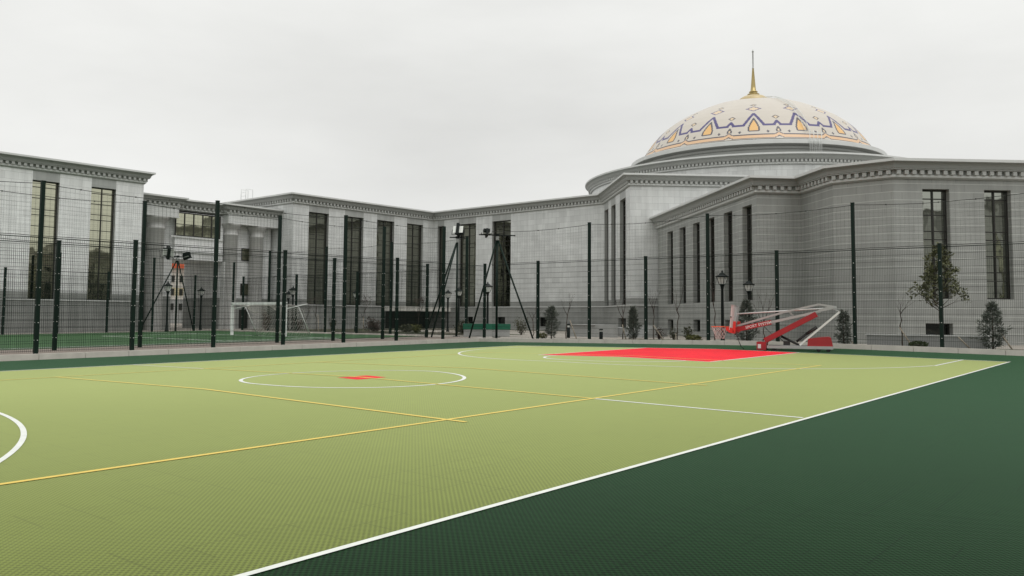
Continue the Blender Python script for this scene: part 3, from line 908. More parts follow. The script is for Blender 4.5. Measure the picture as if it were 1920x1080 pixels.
# ------------------------------------------------------------------ floodlight masts
def flood_head(root, org, c, yaw, pitch, s=1.):
    R_ = Matrix.Rotation(yaw, 3, 'Z') @ Matrix.Rotation(pitch, 3, 'Y')
    X, Y, Z = R_ @ Vector((1, 0, 0)), R_ @ Vector((0, 1, 0)), R_ @ Vector((0, 0, 1))
    mb = MB(); c = Vector(c)
    mb.box(c, (.05*s, .23*s, .17*s), 0, Y, Z, X, taper=1.0)
    mb.box(c - X*(.12*s), (.16*s, .12*s, .07*s), 0, Y, Z, X)
    for k in range(-3, 4): mb.box(c - X*(.10*s) + Y*(k*.045*s), (.004, .14*s, .06*s), 0, Y, Z, X)
    mb.bar(c + Y*(.25*s) - Z*(.2*s), c + Y*(.25*s) + Z*.02, .02); mb.bar(c - Y*(.25*s) - Z*(.2*s), c - Y*(.25*s) + Z*.02, .02)
    mb.bar(c + Y*(.25*s) - Z*(.2*s), c - Y*(.25*s) - Z*(.2*s), .02)
    h = mb.build('lamp_head', 'lamp_black', root, org)
    g = MB(); g.box(c + X*(.055*s), (.20*s, .14*s, .004), 0, Y, Z, X); g.build('lens', 'lamp_glass', h, org)
def flood_mast(label, x, y, z0, H, feet, heads, arm):
    org = (x, y, z0)
    r = thing('floodlight_mast', org, label, 'floodlight mast')
    p = MB(); p.tube([(x, y, z0-.15), (x, y, z0+H)], .048, 10); p.box((x, y, z0+.01), (.12, .12, .012)); p.build('pole', 'post', r, org)
    for fx, fy in feet:
        b = MB(); b.tube([(fx, fy, z0-.1), (x+(fx-x)*.03, y+(fy-y)*.03, z0+H-.22)], .036, 8); b.build('brace', 'post', r, org)
    a = MB(); a.bar((x-arm[0], y-arm[1], z0+H+.02), (x+arm[0], y+arm[1], z0+H+.02), .045); a.box((x, y, z0+H+.03), (.06, .06, .05)); a.build('crossarm', 'lamp_black', r, org)
    bx = MB(); bx.box((x-.06, y-.06, z0+H-.12), (.05, .05, .08)); bx.build('junction_box', 'flood_grey', r, org)
    for (dx, dy, dz, yaw, pitch, s) in heads: flood_head(r, org, (x+dx, y+dy, z0+H+dz), yaw, pitch, s)
flood_mast('floodlight mast with two splayed braces at the far corner of the court', XK+.20, 11.66, .20, 4.28, [(17.15, 12.62), (XK+.26, 9.75)],
           [(-.36, .28, .10, radians(230), radians(75), .85)], (.62, -.48))
flood_mast('floodlight mast with braces on the pitch corner, lamp tipped steeply upward', 18.55, 14.6, .17, 4.42, [(16.92, 14.6), (17.95, 16.0)],
           [(-.05, -.1, .36, radians(205), radians(-18), 1.15)], (.3, -.2))
flood_mast('floodlight mast on the far fence in front of the gateway columns', 15.7, 33.05, .13, 4.15, [(13.7, 33.3), (17.1, 33.5)],
           [(-.55, .05, .22, radians(250), radians(20), 1.5), (.55, 0, .08, radians(300), radians(70), 1.0)], (.85, 0))

# ------------------------------------------------------------------ garden lamps
def mk_lamp():
    r = thing('garden_lamp', (0, 0, 0), None, 'lamp')
    p = MB(); p.lathe([(.10, 0), (.10, .06), (.075, .1), (.07, .3), (.058, .36), (.054, 1.2), (.048, 1.95), (.062, 1.98), (.062, 2.02), (.085, 2.1), (.115, 2.13)], 14); p.build('post', 'lamp_black', r)
    g = MB()
    g.lathe([(.115, 2.14), (.20, 2.38)], 4, 0, (0, 0, 0), False, pi/4); g.build('lantern', 'lamp_glass', r)
    c = MB()
    c.lathe([(.255, 2.385), (.255, 2.42), (.13, 2.48), (.11, 2.51), (.05, 2.55), (.03, 2.57), (.035, 2.60), (.001, 2.66)], 4, 0, (0, 0, 0), False, pi/4)
    c.poly([(.20*cos(pi/4+k*pi/2), .20*sin(pi/4+k*pi/2), 2.384) for k in range(4)][::-1])
    for k in range(4):
        a = pi/4+k*pi/2; c.bar((.118*cos(a), .118*sin(a), 2.13), (.206*cos(a), .206*sin(a), 2.39), .016)
        a2 = a+pi/4; c.bar((.083*cos(a2), .083*sin(a2), 2.14), (.145*cos(a2), .145*sin(a2), 2.38), .010)
    c.build('cap', 'lamp_black', r)
    return r
lamp0 = mk_lamp()
LAMPS = [(18.75, 1.98, .2, 2.60, 'black garden lamp with a square lantern, taller of the pair behind the basketball hoop'),
         (19.4, 1.26, .2, 2.30, 'shorter black garden lamp in front of the last granite wing window'),
         (20.3, 14.26, .2, 2.50, 'black garden lamp behind the left brace of the corner floodlight mast'),
         (26.3, 22.3, .2, 2.45, 'small black garden lamp before the canopy by the inner corner'),
         (21.7, 24.95, .2, 2.35, 'black garden lamp standing between the two left saplings before the long block'),
         (14.9, 32.55, .14, 2.75, 'black garden lamp beside the mast before the gateway column'),
         (18.05, 34.4, .17, 2.55, 'black garden lamp standing in front of the gateway passage opening'),
         (21.25, 30.4, .2, 2.35, 'lower lamp of the close pair right of the gateway'),
         (20.1, 28.45, .2, 2.55, 'taller lamp of the close pair right of the gateway'),
         (25.9, 21.1, .2, 2.55, 'black garden lamp half hidden behind the pitch corner floodlight pole')]
for i, (x, y, z, h, lab) in enumerate(LAMPS):
    o = lamp0 if i == 0 else copy_tree(lamp0)
    o.location = (x, y, z); s = h/2.66; o.scale = (s, s, s); tag(o, lab, 'lamp', 'black garden lamps behind the fences')

# ------------------------------------------------------------------ football goal
gO2 = (13.2, 21.8, g2(13.2, 21.8))
goal = thing('football_goal', gO2, 'small white football goal with a hung net at the far end of the pitch', 'goal')
gm2 = MB(); z0 = gO2[2]; ZT = z0+1.47
for y in (19.82, 23.82): gm2.box((13.2, y, z0+.73), (.055, .055, .74))
gm2.box((13.2, 21.82, ZT), (.055, 2.055, .055)); gm2.build('goal_frame', 'white_paint', goal, gO2)
gs = MB()
for y in (19.82, 23.82): gs.tube([(13.2, y, ZT-.25), (14.1, y-.35, ZT-.02)], .022, 6); gs.tube([(14.6, y, z0), (13.9, y, ZT-.15)], .018, 6)
gs.build('net_stay', 'white_paint', goal, gO2)
gn = MB()
for i in range(33):
    y = 19.82+4*i/32; sg = .22*abs(sin(i/32*2*pi))
    P = [(13.25, y, ZT-.03), (13.8, y, ZT-.10-sg*.5), (14.15, y, ZT-.3-sg), (14.6, y, z0+.02)]
    for a, b in zip(P[:-1], P[1:]): gn.bar(a, b, .008)
for f in range(14):
    for i in range(16):
        def pt(k):
            sg = .22*abs(sin(k/16*2*pi)); y = 19.82+4*k/16
            P = [(13.25, y, ZT-.03), (13.8, y, ZT-.10-sg*.5), (14.15, y, ZT-.3-sg), (14.6, y, z0+.02)]
            t = f/13*3; j = min(2, int(t)); q = t-j
            return [P[j][c]+(P[j+1][c]-P[j][c])*q for c in range(3)]
        gn.bar(pt(i), pt(i+1), .008)
gn.build('net', 'netw', goal, gO2)

# ------------------------------------------------------------------ garden walls, counter, bollards
w = MB(); w.box((18.95, -4.6, .36), (.10, 1.68, .20), 0); w.box((18.95, -4.6, .575), (.13, 1.72, .018), 1)
w.box((19.9, -6.2, .36), (.85, .10, .20), 0); w.box((19.9, -6.2, .575), (.88, .13, .018), 1)
tag(w.build('garden_wall', ['conc2', 'trim_lt'], None, (18.95, -4.6, .2)), 'low grey garden wall with a pale coping under the leafy tree', 'wall')
st = thing('entrance_steps', (23.4, 8.6, .2), 'grey stone steps and side wall leading up to the dark corner door', 'steps')
s1 = MB(); s1.box((22.2, 9.75, .46), (.12, 1.25, .27), 0); s1.box((23.6, 10.95, .46), (1.5, .12, .27), 0); s1.box((23.0, 10.3, .735), (1.0, .8, .012), 0); s1.build('side_wall', 'conc2', st, (23.4, 8.6, .2))
s2 = MB()
for k in range(4): s2.box((22.75+.3*k, 8.0, .23+.075*k), (.16, .55, .05+.075*k), 0)
s2.box((25.0, 9.4, .36), (1.1, 1.3, .25), 0)
s2.build('step', 'conc2', st, (23.4, 8.6, .2))
ct = thing('garden_counter', (19.3, 13.4, .2), 'low grey stone planter with a bright green panelled top at the court corner', 'planter')
dC = Vector((1.35, -1.6, 0)).normalized(); nC = Vector((dC.y, -dC.x, 0))
c1 = MB(); c1.box((19.35, 13.5, .33), (1.02, .35, .17), 0, dC, nC); c1.build('base', 'conc2', ct, (19.3, 13.4, .2))
c2 = MB(); c2.box((19.35, 13.5, .625), (1.05, .37, .125), 0, dC, nC); c2.build('top_panel', 'green_panel', ct, (19.3, 13.4, .2))
def bollard(x, y, h, lab):
    o = (x, y, .2); r = thing('bollard_light', o, lab, 'bollard', 'bollard lights')
    b = MB(); b.lathe([(.07, 0), (.07, h*.72), (.055, h*.74)], 14, 0, o); b.build('post', 'lamp_black', r, o)
    g = MB(); g.lathe([(.05, h*.74), (.05, h*.88)], 14, 0, o); g.build('lens', 'lamp_glass', r, o)
    c = MB(); c.lathe([(.078, h*.88), (.078, h*.96), (.04, h), (.001, h)], 14, 0, o); c.build('cap', 'lamp_black', r, o)
bollard(18.5, 6.94, .42, 'black bollard light at the foot of the corner steps')
bollard(20.0, 9.52, .60, 'black bollard light beside the bent bare sapling')
# far low hedge strip by the long block
# ------------------------------------------------------------------ plants
def branch(mb, p, d, L, r, depth, rnd, tips, spread=.6, mi=0, nseg=4, up=.25, ratio=.68, kids=(2, 3)):
    P = [Vector(p)]; R_ = [r]; d = Vector(d).normalized()
    for k in range(nseg):
        d = (d + Vector((rnd.gauss(0, .10), rnd.gauss(0, .10), rnd.gauss(0, .06)+up*.06))).normalized()
        P.append(P[-1]+d*(L/nseg)); R_.append(r*(1-.5*(k+1)/nseg))
    mb.tube(P, R_, 6 if r > .012 else 4, mi, cap=False)
    if depth <= 0:
        tips.append((P[-1], d)); tips.append((P[len(P)//2], d)); return
    n = rnd.randint(*kids)
    for i in range(n):
        a = 2*pi*(i+rnd.random()*.7)/n
        o = d.orthogonal().normalized(); q = d.cross(o)
        nd_ = (d + (o*cos(a)+q*sin(a))*spread*rnd.uniform(.7, 1.2) + Vector((0, 0, up))).normalized()
        k = rnd.choice([len(P)-1, len(P)-1, len(P)-2]) if i else len(P)-1
        branch(mb, P[k], nd_, L*ratio*rnd.uniform(.8, 1.15), R_[k]*.75, depth-1, rnd, tips, spread, mi, nseg, up, ratio, kids)

def leafq(mb, c, d, s, rnd, mi=0, asp=.5):
    d = Vector(d).normalized(); o = d.orthogonal().normalized()
    a = rnd.uniform(0, 2*pi); o = o*cos(a)+d.cross(o)*sin(a)
    c = Vector(c); w = o*(s*asp*.5)
    n = d.cross(o)*(s*.08)
    mb.poly([c, c+d*(s*.45)+w+n, c+d*s, c+d*(s*.45)-w+n], mi)
def rdir(rnd):
    while True:
        v = Vector((rnd.uniform(-1, 1), rnd.uniform(-1, 1), rnd.uniform(-1, 1)))
        if .05 < v.length < 1: return v.normalized()

def sapling(label, x, y, H, seed, trunk=.55, spread=.55, leaves=None, r=.022, bend=0., depth=3, group='bare saplings', name='bare_sapling', stake=None, z=.2, kids=(2, 3)):
    rnd = random.Random(seed); o = (x, y, z)
    t = thing(name, o, label, 'sapling', group)
    mb = MB(); tips = []
    tp = [Vector((x, y, z-.05))]; n = 6
    for k in range(1, n+1):
        f = k/n; tp.append(Vector((x+bend*f*f+rnd.gauss(0, .012), y+rnd.gauss(0, .02)-bend*.3*f, z+H*trunk*f)))
    mb.tube(tp, [r*(1-.35*k/n) for k in range(n+1)], 8, 0, cap=False)
    m = MB()
    for i in range(3):
        a = 2*pi*i/3+rnd.random()
        k = n-(i % 2)
        branch(m, tp[k], (spread*cos(a), spread*sin(a), 1.), H*(1-trunk)*.55, r*.6, depth-1, rnd, tips, spread, 0, 4, .25, .68, kids)
    mb.build('trunk', 'bark', t, o); m.build('branches', 'twig', t, o)
    if leaves:
        l = MB()
        for p, d in tips:
            for _ in range(leaves[1]): leafq(l, p+rdir(rnd)*.06, rdir(rnd)+Vector((0, 0, .2)), rnd.uniform(.04, .08), rnd)
        l.build('leaves', leaves[0], t, o)
    return t
def stake(label, a, b):
    m = MB(); m.tube([a, b], [.022, .018], 7)
    tag(m.build('tree_stake', 'stake', None, a), label, 'stake', 'tree stakes')

def conifer(label, x, y, H, W, seed, n=1500, cyp=False, z=.2, mat='conifer', group='young conifers'):
    rnd = random.Random(seed); o = (x, y, z)
    t = thing('conifer', o, label, 'tree', group)
    tr = MB(); tr.tube([(x, y, z-.05), (x+.01, y, z+H*.5), (x, y, z+H*.97)], [.03, .018, .004], 7); tr.build('trunk', 'bark', t, o)
    mb = MB()
    n = int(n*.8); nb = int(n/16)
    for i in range(nb):
        f = (i+.5)/nb; h = z+H*(.03+.95*f)
        prof = (min(1., (f+.12)*3.2)*(1-f)**.62) if cyp else (min(1., (f+.05)*4.5)*(1-f)**.8)
        a = i*2.39996+rnd.uniform(-.4, .4)
        L = W/2*prof*rnd.choice([rnd.uniform(.5, .9), rnd.uniform(.8, 1.35)])+.02
        up = rnd.uniform(.5, 1.0) if cyp else rnd.uniform(.0, .55)
        d = Vector((cos(a), sin(a), up)).normalized()
        for k in range(16):
            q = Vector((x, y, h))+d*(L*rnd.uniform(.25, 1.05))+rdir(rnd)*.035
            leafq(mb, q, d*.9+rdir(rnd)*.75, rnd.uniform(.07, .17), rnd, 0, .22)
    mb.build('crown', mat, t, o)
    return t
def shrub(label, x, y, H, W, seed, mat, n=500, ls=.07, group='garden shrubs', z=.2, flat=1., name='shrub', stems=True):
    rnd = random.Random(seed); o = (x, y, z)
    t = thing(name, o, label, 'shrub', group)
    s = MB(); m = MB()
    nst = 9
    stemtips = []
    for i in range(nst):
        a = 2*pi*i/nst+rnd.random()*.5; rr = W/2*rnd.uniform(.25, .95); hh = H*rnd.uniform(.5, .95)*(1-.35*(rr/(W/2))**2)
        e = Vector((x+rr*cos(a), y+rr*sin(a), z+hh)); s.tube([(x, y, z-.03), (x+rr*.4*cos(a), y+rr*.4*sin(a), z+hh*.55), e], [.009, .007, .003], 5, 0, False)
        stemtips.append((Vector((x, y, z)), e))
    for i in range(n):
        if stems:
            b, e = rnd.choice(stemtips); f = rnd.uniform(.25, 1.05)
            p = b+(e-b)*f+rdir(rnd)*(W*.13)
        else:
            v = rdir(rnd)*rnd.uniform(.55, 1.)**.5; p = Vector((x+v.x*W/2, y+v.y*W/2, z+H*.48+v.z*H*.5))
        if p.z < z+.01: p.z = z+.02
        leafq(m, p, rdir(rnd)+Vector((0, 0, .5)), ls*rnd.uniform(.6, 1.25), rnd, 0, .55)
    s.build('stems', 'twig', t, o); m.build('foliage', mat, t, o)
    return t

def leafy_tree(label, x, y, z=.2):
    rnd = random.Random(31); o = (x, y, z)
    t = thing('leafy_tree', o, label, 'tree')
    tr = MB(); tips = []
    P = [(x, y, z-.1), (x+.01, y-.01, z+.5), (x, y+.01, z+1.0), (x+.02, y, z+1.3), (x+.01, y-.02, z+1.9), (x+.03, y, z+2.5), (x, y, z+3.1)]
    tr.tube(P, [.065, .055, .05, .046, .035, .022, .006], 10, 0, False)
    tr.build('trunk', 'bark', t, o)
    br = MB()
    specs = []
    for i in range(26):
        f = i/25; h = 1.12+1.92*f; a = i*2.39996+.4
        wr = .50*(1-f)**.6+.10
        if i in (1, 4): wr = .70
        specs.append((h, a, wr))
    specs += [(1.12, AZ-1.75, .95), (1.3, AZ-1.45, .85), (1.22, AZ-1.6, .8), (1.2, AZ+1.5, .7)]
    for h, a, wr in specs:
        k = Vector((x, y, z+h))
        branch(br, k, (cos(a), sin(a), .62), wr*.62, .014, 2, rnd, tips, .55, 0, 4, .2, .6, (2, 3))
    br.build('branches', 'twig', t, o)
    l = MB()
    for p, d in tips:
        for _ in range(rnd.choice([0, 2, 3, 5, 6, 7])):
            leafq(l, p+rdir(rnd)*.10, d*.5+rdir(rnd)+Vector((0, 0, -.1)), rnd.uniform(.08, .15), rnd, 0, .48)
    l.build('crown', 'leaf', t, o)
leafy_tree('olive-leaved young tree with a dense narrow crown before the granite wing window', 19.3, -5.02)

conifer('bushy grey-green conifer by the fence at the right end of the low wall', 18.7, -6.53, 1.36, .95, 3, 2200)
conifer('slim dark conifer beside the tall fence post right of the hoop', 18.4, -2.34, 1.12, .55, 5, 1300)
conifer('slender upright conifer at the right of the corner steps', 18.3, 5.38, 1.22, .62, 6, 1600, cyp=True)
conifer('broad conifer standing at the right brace of the corner mast', 18.4, 9.26, 1.26, .80, 8, 1700, cyp=True)
conifer('wide shaggy conifer directly behind the raised backboard', 18.5, .98, 1.48, 1.15, 9, 2400)
sapling('bare sapling with a wooden prop left of the leafy tree', 18.5, -4.09, 1.62, 12, .62, .6, depth=3, bend=-.10)
sapling('bare reddish sapling behind the hoop arm, many thin upright twigs', 18.6, .40, 1.60, 13, .45, .35, depth=4, kids=(3, 4))
sapling('tall thin sapling left of the hoop rim, reaching past the window sills', 18.45, 2.14, 2.55, 14, .60, .28, depth=3)
sapling('bare sapling before the second granite wing window', 18.6, 3.70, 2.05, 15, .55, .30, depth=3)
sapling('bare sapling beside the white pole right of the slender conifer', 18.6, 4.66, 1.95, 16, .55, .25, depth=3)
sapling('bare sapling in front of the dark corner door', 18.6, 6.01, 1.90, 17, .52, .4, depth=3)
sapling('bent bare sapling with a pale prop left of the corner steps', 18.5, 8.60, 1.80, 18, .62, .45, depth=3, bend=.10)
sapling('small bare sapling before the basement window of the long block', 19.25, 10.54, 1.22, 19, .6, .5, depth=3)
sapling('bare reddish sapling nearest the lamp pair before the long block', 21.9, 28.6, 1.75, 20, .5, .35, leaves=('brownleaf', 1), depth=4)
sapling('russet sapling with dense twigs left of the brown bush', 23.3, 26.1, 1.75, 21, .45, .35, leaves=('brownleaf', 2), depth=4, kids=(3, 3))
sapling('russet sapling under the canopy edge', 22.3, 20.7, 1.65, 22, .45, .35, leaves=('brownleaf', 2), depth=4, kids=(3, 3))
sapling('small bare sapling standing behind the green planter top', 21.6, 12.6, 1.35, 23, .6, .5, depth=3)
sapling('short russet sapling between the goal and the first tall window', 21.9, 29.6, 1.3, 27, .4, .3, leaves=('brownleaf', 2), depth=3)
stake('pale stake leaning against the sapling left of the leafy tree', (18.35, -4.42, .2), (18.45, -4.02, .82))
stake('dark-tipped stake leaning left of the bushy conifer', (18.6, -5.95, .2), (18.65, -5.62, .55))
stake('stake leaning right of the bushy conifer', (18.55, -7.05, .2), (18.65, -6.75, .66))
stake('pale thick stake leaning beside the slender conifer', (18.35, 4.10, .2), (18.5, 4.62, .78))
stake('pale stake propping the bent sapling', (18.4, 8.02, .2), (18.5, 8.42, .95))
stake('pale stake before the dark corner door', (18.35, 5.72, .2), (18.5, 5.98, .80))
stake('short stake at the foot of the hoop side conifer', (18.35, -2.72, .2), (18.45, -2.50, .42))
stake('pale stake leaning on the first russet sapling', (21.6, 28.0, .2), (21.9, 28.45, 1.1))
stake('pale stake leaning on the dense russet sapling', (22.8, 25.55, .2), (23.2, 26.0, 1.0))
stake('short pale stake under the second granite wing window', (18.3, 3.60, .2), (18.45, 3.68, .5))
shrub('round clipped box bush at the foot of the pale stake', 18.4, -4.56, .20, .56, 41, 'boxleaf', 900, .05, flat=.5, name='box_bush', stems=False)
shrub('loose grey-green shrub between two granite basement windows', 18.4, 3.14, .66, .62, 42, 'shrub', 170, .10)
shrub('twiggy shrub at the base of the second bare sapling', 18.5, 3.80, .72, .40, 43, 'shrub', 260, .06)
shrub('low yellow-green tuft by the kerb left of the hoop rim', 18.2, 2.85, .24, .55, 44, 'yelleaf', 420, .09, stems=False)
shrub('brownish shrub behind the leaning thick stake', 18.6, 4.45, .60, .42, 45, 'brownleaf', 260, .06)
shrub('dark bush in front of the long block near the second lamp', 22.7, 24.6, .78, 1.3, 46, 'brownleaf', 800, .10)
shrub('small dark bush at the foot of the long block, left of its first pale stake', 22.8, 28.2, .72, .6, 47, 'shrub', 420, .08)
shrub('dark bushy plant beside the base of the pitch corner mast', 20.2, 15.6, .72, .72, 48, 'shrub', 800, .08)
shrub('dark rounded bush before the canopy', 22.6, 21.9, .42, .8, 49, 'shrub', 700, .08, stems=False)
shrub('yellowish bush under the canopy right of the dark bush', 22.0, 20.6, .42, .8, 50, 'yelleaf', 600, .08)
shrub('low tuft at the foot of the right mast brace', 18.2, 9.55, .20, .40, 51, 'yelleaf', 300, .07, stems=False)
shrub('dark shrub behind the left goal post', 19.0, 29.4, 1.15, .7, 52, 'brownleaf', 700, .09)
shrub('reddish shrub behind the middle of the goal', 20.6, 28.6, .8, 1.2, 53, 'brownleaf', 600, .09)
shrub('grey-green bush left of the low block hedge', 22.4, 17.6, .55, 1.0, 54, 'shrub', 600, .09)
shrub('feathery shrub in front of the green planter', 22.5, 14.0, .95, .9, 55, 'shrub', 420, .08)

# ------------------------------------------------------------------ basketball unit, folded down
hp = (14.38, -1.13, .118)
hoop = thing('basketball_hoop', hp, 'folded mobile basketball hoop with red padding and grey steel arms on the far baseline', 'basketball hoop', None, radians(-72.47))
def part(mb, name, mats, parent=hoop): return mb.build(name, mats, parent)
W0, W1 = 0.0, .82
m = MB()
for t in (W0+.04, W1-.04): m.box((1.15, t, .114), (.91, .04, .041))
for s in (.30, 1.0, 1.35, 2.0): m.box((s, (W0+W1)/2, .10), (.04, W1/2-.085, .035))
m.box((1.1, .41, .155), (.5, .30, .006)); part(m, 'base_frame', 'grey_steel')
m = MB(); m.prism([(-.05, 0.02), (.22, 0.02), (.22, .255), (-.05, .255)], (0, 0, 0), (1, 0, 0), (0, 1, 0), -.02, .84); pf = part(m, 'front_pad', 'red_pad')
m = MB(); m.box((.03, -.023, .13), (.045, .002, .06)); part(m, 'sticker', 'board', pf)
for s in (.42, 1.66, 1.93):
    for t in (.07, .75):
        m = MB(); m.tube([(s, t-.03, .048), (s, t+.03, .048)], .058, 14); m.box((s, t, .085), (.03, .04, .025), 0)
        part(m, 'wheel', 'black')
m = MB(); m.box((.55, .06, .03), (.05, .04, .03)); part(m, 'foot_jack', 'dark_steel')
m = MB(); m.prism([(1.36, .155), (2.05, .155), (2.0, .40), (1.93, .425), (1.72, .41), (1.38, .365)], (0, 0, 0), (1, 0, 0), (0, 1, 0), .05, .77); part(m, 'counterweight_cover', 'red_pad')
# main padded post
def slab(a, b, th, t0, t1, mb):
    a, b = Vector((a[0], 0, a[1])), Vector((b[0], 0, b[1])); d = (b-a).normalized(); nrm = Vector((-d.z, 0, d.x))
    q = [a+nrm*th/2, b+nrm*th/2, b-nrm*th/2, a-nrm*th/2]
    mb.prism([(p.x, p.z) for p in q], (0, 0, 0), (1, 0, 0), (0, 1, 0), t0, t1)
m = MB(); slab((.17, .29), (1.62, 1.08), .155, .12, .70, m); mp_ = part(m, 'post_pad', 'red_pad')
bv = mp_.modifiers.new('soft', 'BEVEL'); bv.width = .06; bv.segments = 4
bv = pf.modifiers.new('soft', 'BEVEL'); bv.width = .02; bv.segments = 2
for t in (.10, .72):
    m = MB(); slab((1.15, .18), (2.25, 1.15), .055, t-.028, t+.028, m); part(m, 'rear_strut', 'white_steel')
m = MB(); m.tube([(1.05, .41, .27), (1.33, .41, .50)], .035, 10); m.tube([(1.33, .41, .50), (1.62, .41, .70)], .045, 10); part(m, 'gas_cylinder', 'dark_steel')
m = MB(); m.tube([(.62, .41, .42), (1.14, .41, .16)], .035, 10); m.tube([(.60, .3, .44), (.60, .52, .44)], .03, 8); part(m, 'hydraulic_ram', 'dark_steel')
m = MB(); m.box((.78, .3, .22), (.09, .1, .06)); m.tube([(.70, .3, .25), (.60, .28, .36), (.66, .3, .44)], .012, 6); part(m, 'pump', 'black')
# upper arms
for t in (.20, .62):
    m = MB(); slab((-.66, .60), (.34, .83), .075, t-.035, t+.035, m); slab((.34, .83), (1.72, 1.16), .07, t-.035, t+.035, m); part(m, 'lower_arm', 'grey_steel')
    m = MB(); slab((-.62, .72), (.7, 1.13), .05, t-.025, t+.025, m); slab((.7, 1.13), (1.69, 1.365), .05, t-.025, t+.025, m); slab((1.67, 1.365), (2.16, 1.285), .05, t-.025, t+.025, m); part(m, 'upper_arm', 'grey_steel')
    m = MB(); m.prism([(1.62, 1.13), (1.80, 1.17), (2.18, 1.25), (2.16, 1.31), (1.95, 1.30), (1.70, 1.22)], (0, 0, 0), (1, 0, 0), (0, 1, 0), t-.045, t-.03); part(m, 'gusset_plate', 'grey_steel')
m = MB(); slab((.84, 1.17), (.98, 1.0), .05, .38, .44, m); part(m, 'cross_brace', 'grey_steel')
m = MB(); m.tube([(-.64, .30, 1.075), (1.84, .30, 1.245), (2.12, .30, 1.29)], .019, 8); part(m, 'tie_rod', 'white_steel')
m = MB(); m.tube([(2.1, .05, 1.26), (2.1, .78, 1.26)], .022, 8); m.tube([(2.25, .06, 1.15), (2.25, .78, 1.15)], .02, 8); m.tube([(2.06, .1, 1.23), (2.26, .1, 1.15)], .012, 6); part(m, 'hinge_bar', 'grey_steel')
m = MB(); slab((-.645, .605), (.345, .832), .135, .10, .72, m); ap = part(m, 'arm_pad', 'red_pad')
bv = ap.modifiers.new('soft', 'BEVEL'); bv.width = .012; bv.segments = 2
# lettering on the pad, both flanks
def lettering(txt, size, mat, parent, T):
    cu = bpy.data.curves.new('lettering', 'FONT'); cu.body = txt; cu.size = size; cu.align_x = 'CENTER'; cu.align_y = 'CENTER'; cu.extrude = .0015
    cu.offset = .0022; cu.space_character = 1.06
    tmp = bpy.data.objects.new('lettering', cu); COL.objects.link(tmp)
    bpy.context.view_layer.update()
    me = bpy.data.meshes.new_from_object(tmp.evaluated_get(bpy.context.evaluated_depsgraph_get()))
    bpy.data.objects.remove(tmp); bpy.data.curves.remove(cu)
    me.transform(T); me.materials.clear(); me.materials.append(M[mat])
    o = bpy.data.objects.new('lettering', me); COL.objects.link(o); o.parent = parent; return o
sl = math.atan2(.227, .99)
T = Matrix.Translation((.0, .0975, .748)) @ Matrix.Rotation(-sl, 4, 'Y') @ Matrix.Rotation(pi/2, 4, 'X')
lettering('SPORT SYSTEM', .108, 'board', ap, T)
T = Matrix.Translation((-.08, .7225, .73)) @ Matrix.Rotation(-sl, 4, 'Y') @ Matrix.Rotation(pi, 4, 'Z') @ Matrix.Rotation(pi/2, 4, 'X')
lettering('SPORT SYSTEM', .108, 'board', ap, T)
# backboard, seen edge-on
m = MB()
cB = .41
def bprism(mb, s0b, s0t, th, z0, z1, t0, t1, mi=0): mb.prism([(s0b, z0), (s0b+th, z0), (s0t+th, z1), (s0t, z1)], (0, 0, 0), (1, 0, 0), (0, 1, 0), t0, t1, mi)
bprism(m, -.80, -.74, .05, .66, 1.31, cB-.62, cB+.62, 0); bbd = part(m, 'backboard', 'board')
m = MB(); bprism(m, -.755, -.69, .05, .66, 1.325, cB-.66, cB-.621); bprism(m, -.755, -.69, .05, .66, 1.325, cB+.621, cB+.66)
m.box((-.715, cB, 1.33), (.04, .66, .012)); part(m, 'board_frame', 'grey_steel', bbd)
m = MB(); m.tube([(-.752, cB-.62, .98), (-.752, cB-.664, .98)], .018, 10); part(m, 'bolt', 'black', bbd)
m = MB(); bprism(m, -.72, -.70, .09, .52, .85, cB-.66, cB-.57); bprism(m, -.72, -.70, .09, .52, .85, cB+.57, cB+.66)
m.prism([(-.90, .60), (-.80, .52), (-.66, .49), (-.66, .57), (-.75, .67), (-.90, .67)], (0, 0, 0), (1, 0, 0), (0, 1, 0), cB-.66, cB+.66)
part(m, 'board_pad', 'red_paint', bbd)
m = MB(); bprism(m, -.80, -.79, .01, .60, .70, cB-.69, cB-.665); part(m, 'badge', 'board', bbd)
rim = MB(); RC = (-1.17, cB, .685); RR = .235
rim.tube([(RC[0]+RR*cos(2*pi*i/32), RC[1]+RR*sin(2*pi*i/32), RC[2]) for i in range(33)], .013, 8, 0, False)
for t in (-.09, .09): rim.bar((-.95, cB+t, .685), (-.78, cB+t, .68), .02)
rim.prism([(-.96, .64), (-.78, .60), (-.78, .70), (-.96, .70)], (0, 0, 0), (1, 0, 0), (0, 1, 0), cB-.07, cB+.07)
rm = part(rim, 'rim', 'rim')
nt_ = MB(); NN = 9
def npt(i, k):
    f = k/5; r = RR*(1-.48*f**.8)+.02*sin(i*2.1+k); a = 2*pi*(i+.5*(k % 2))/NN
    return (RC[0]+r*cos(a)+.03*f, RC[1]+r*sin(a), RC[2]-.01-.36*f)
for k in range(5):
    for i in range(NN):
        nt_.bar(npt(i, k), npt(i, k+1), .008); nt_.bar(npt(i, k), npt(i-1 if k % 2 == 0 else i+1, k+1), .008)
part(nt_, 'net', 'netw', rm)
m = MB(); m.tube([(-.68, .1, .50), (-.6, .1, .40), (-.56, .1, .25), (-.5, .1, .10), (-.42, .1, .03)], .012, 6); m.tube([(.16, .3, .70), (.24, .3, .6), (.33, .3, .52), (.36, .3, .44)], .008, 6); part(m, 'hose', 'black')

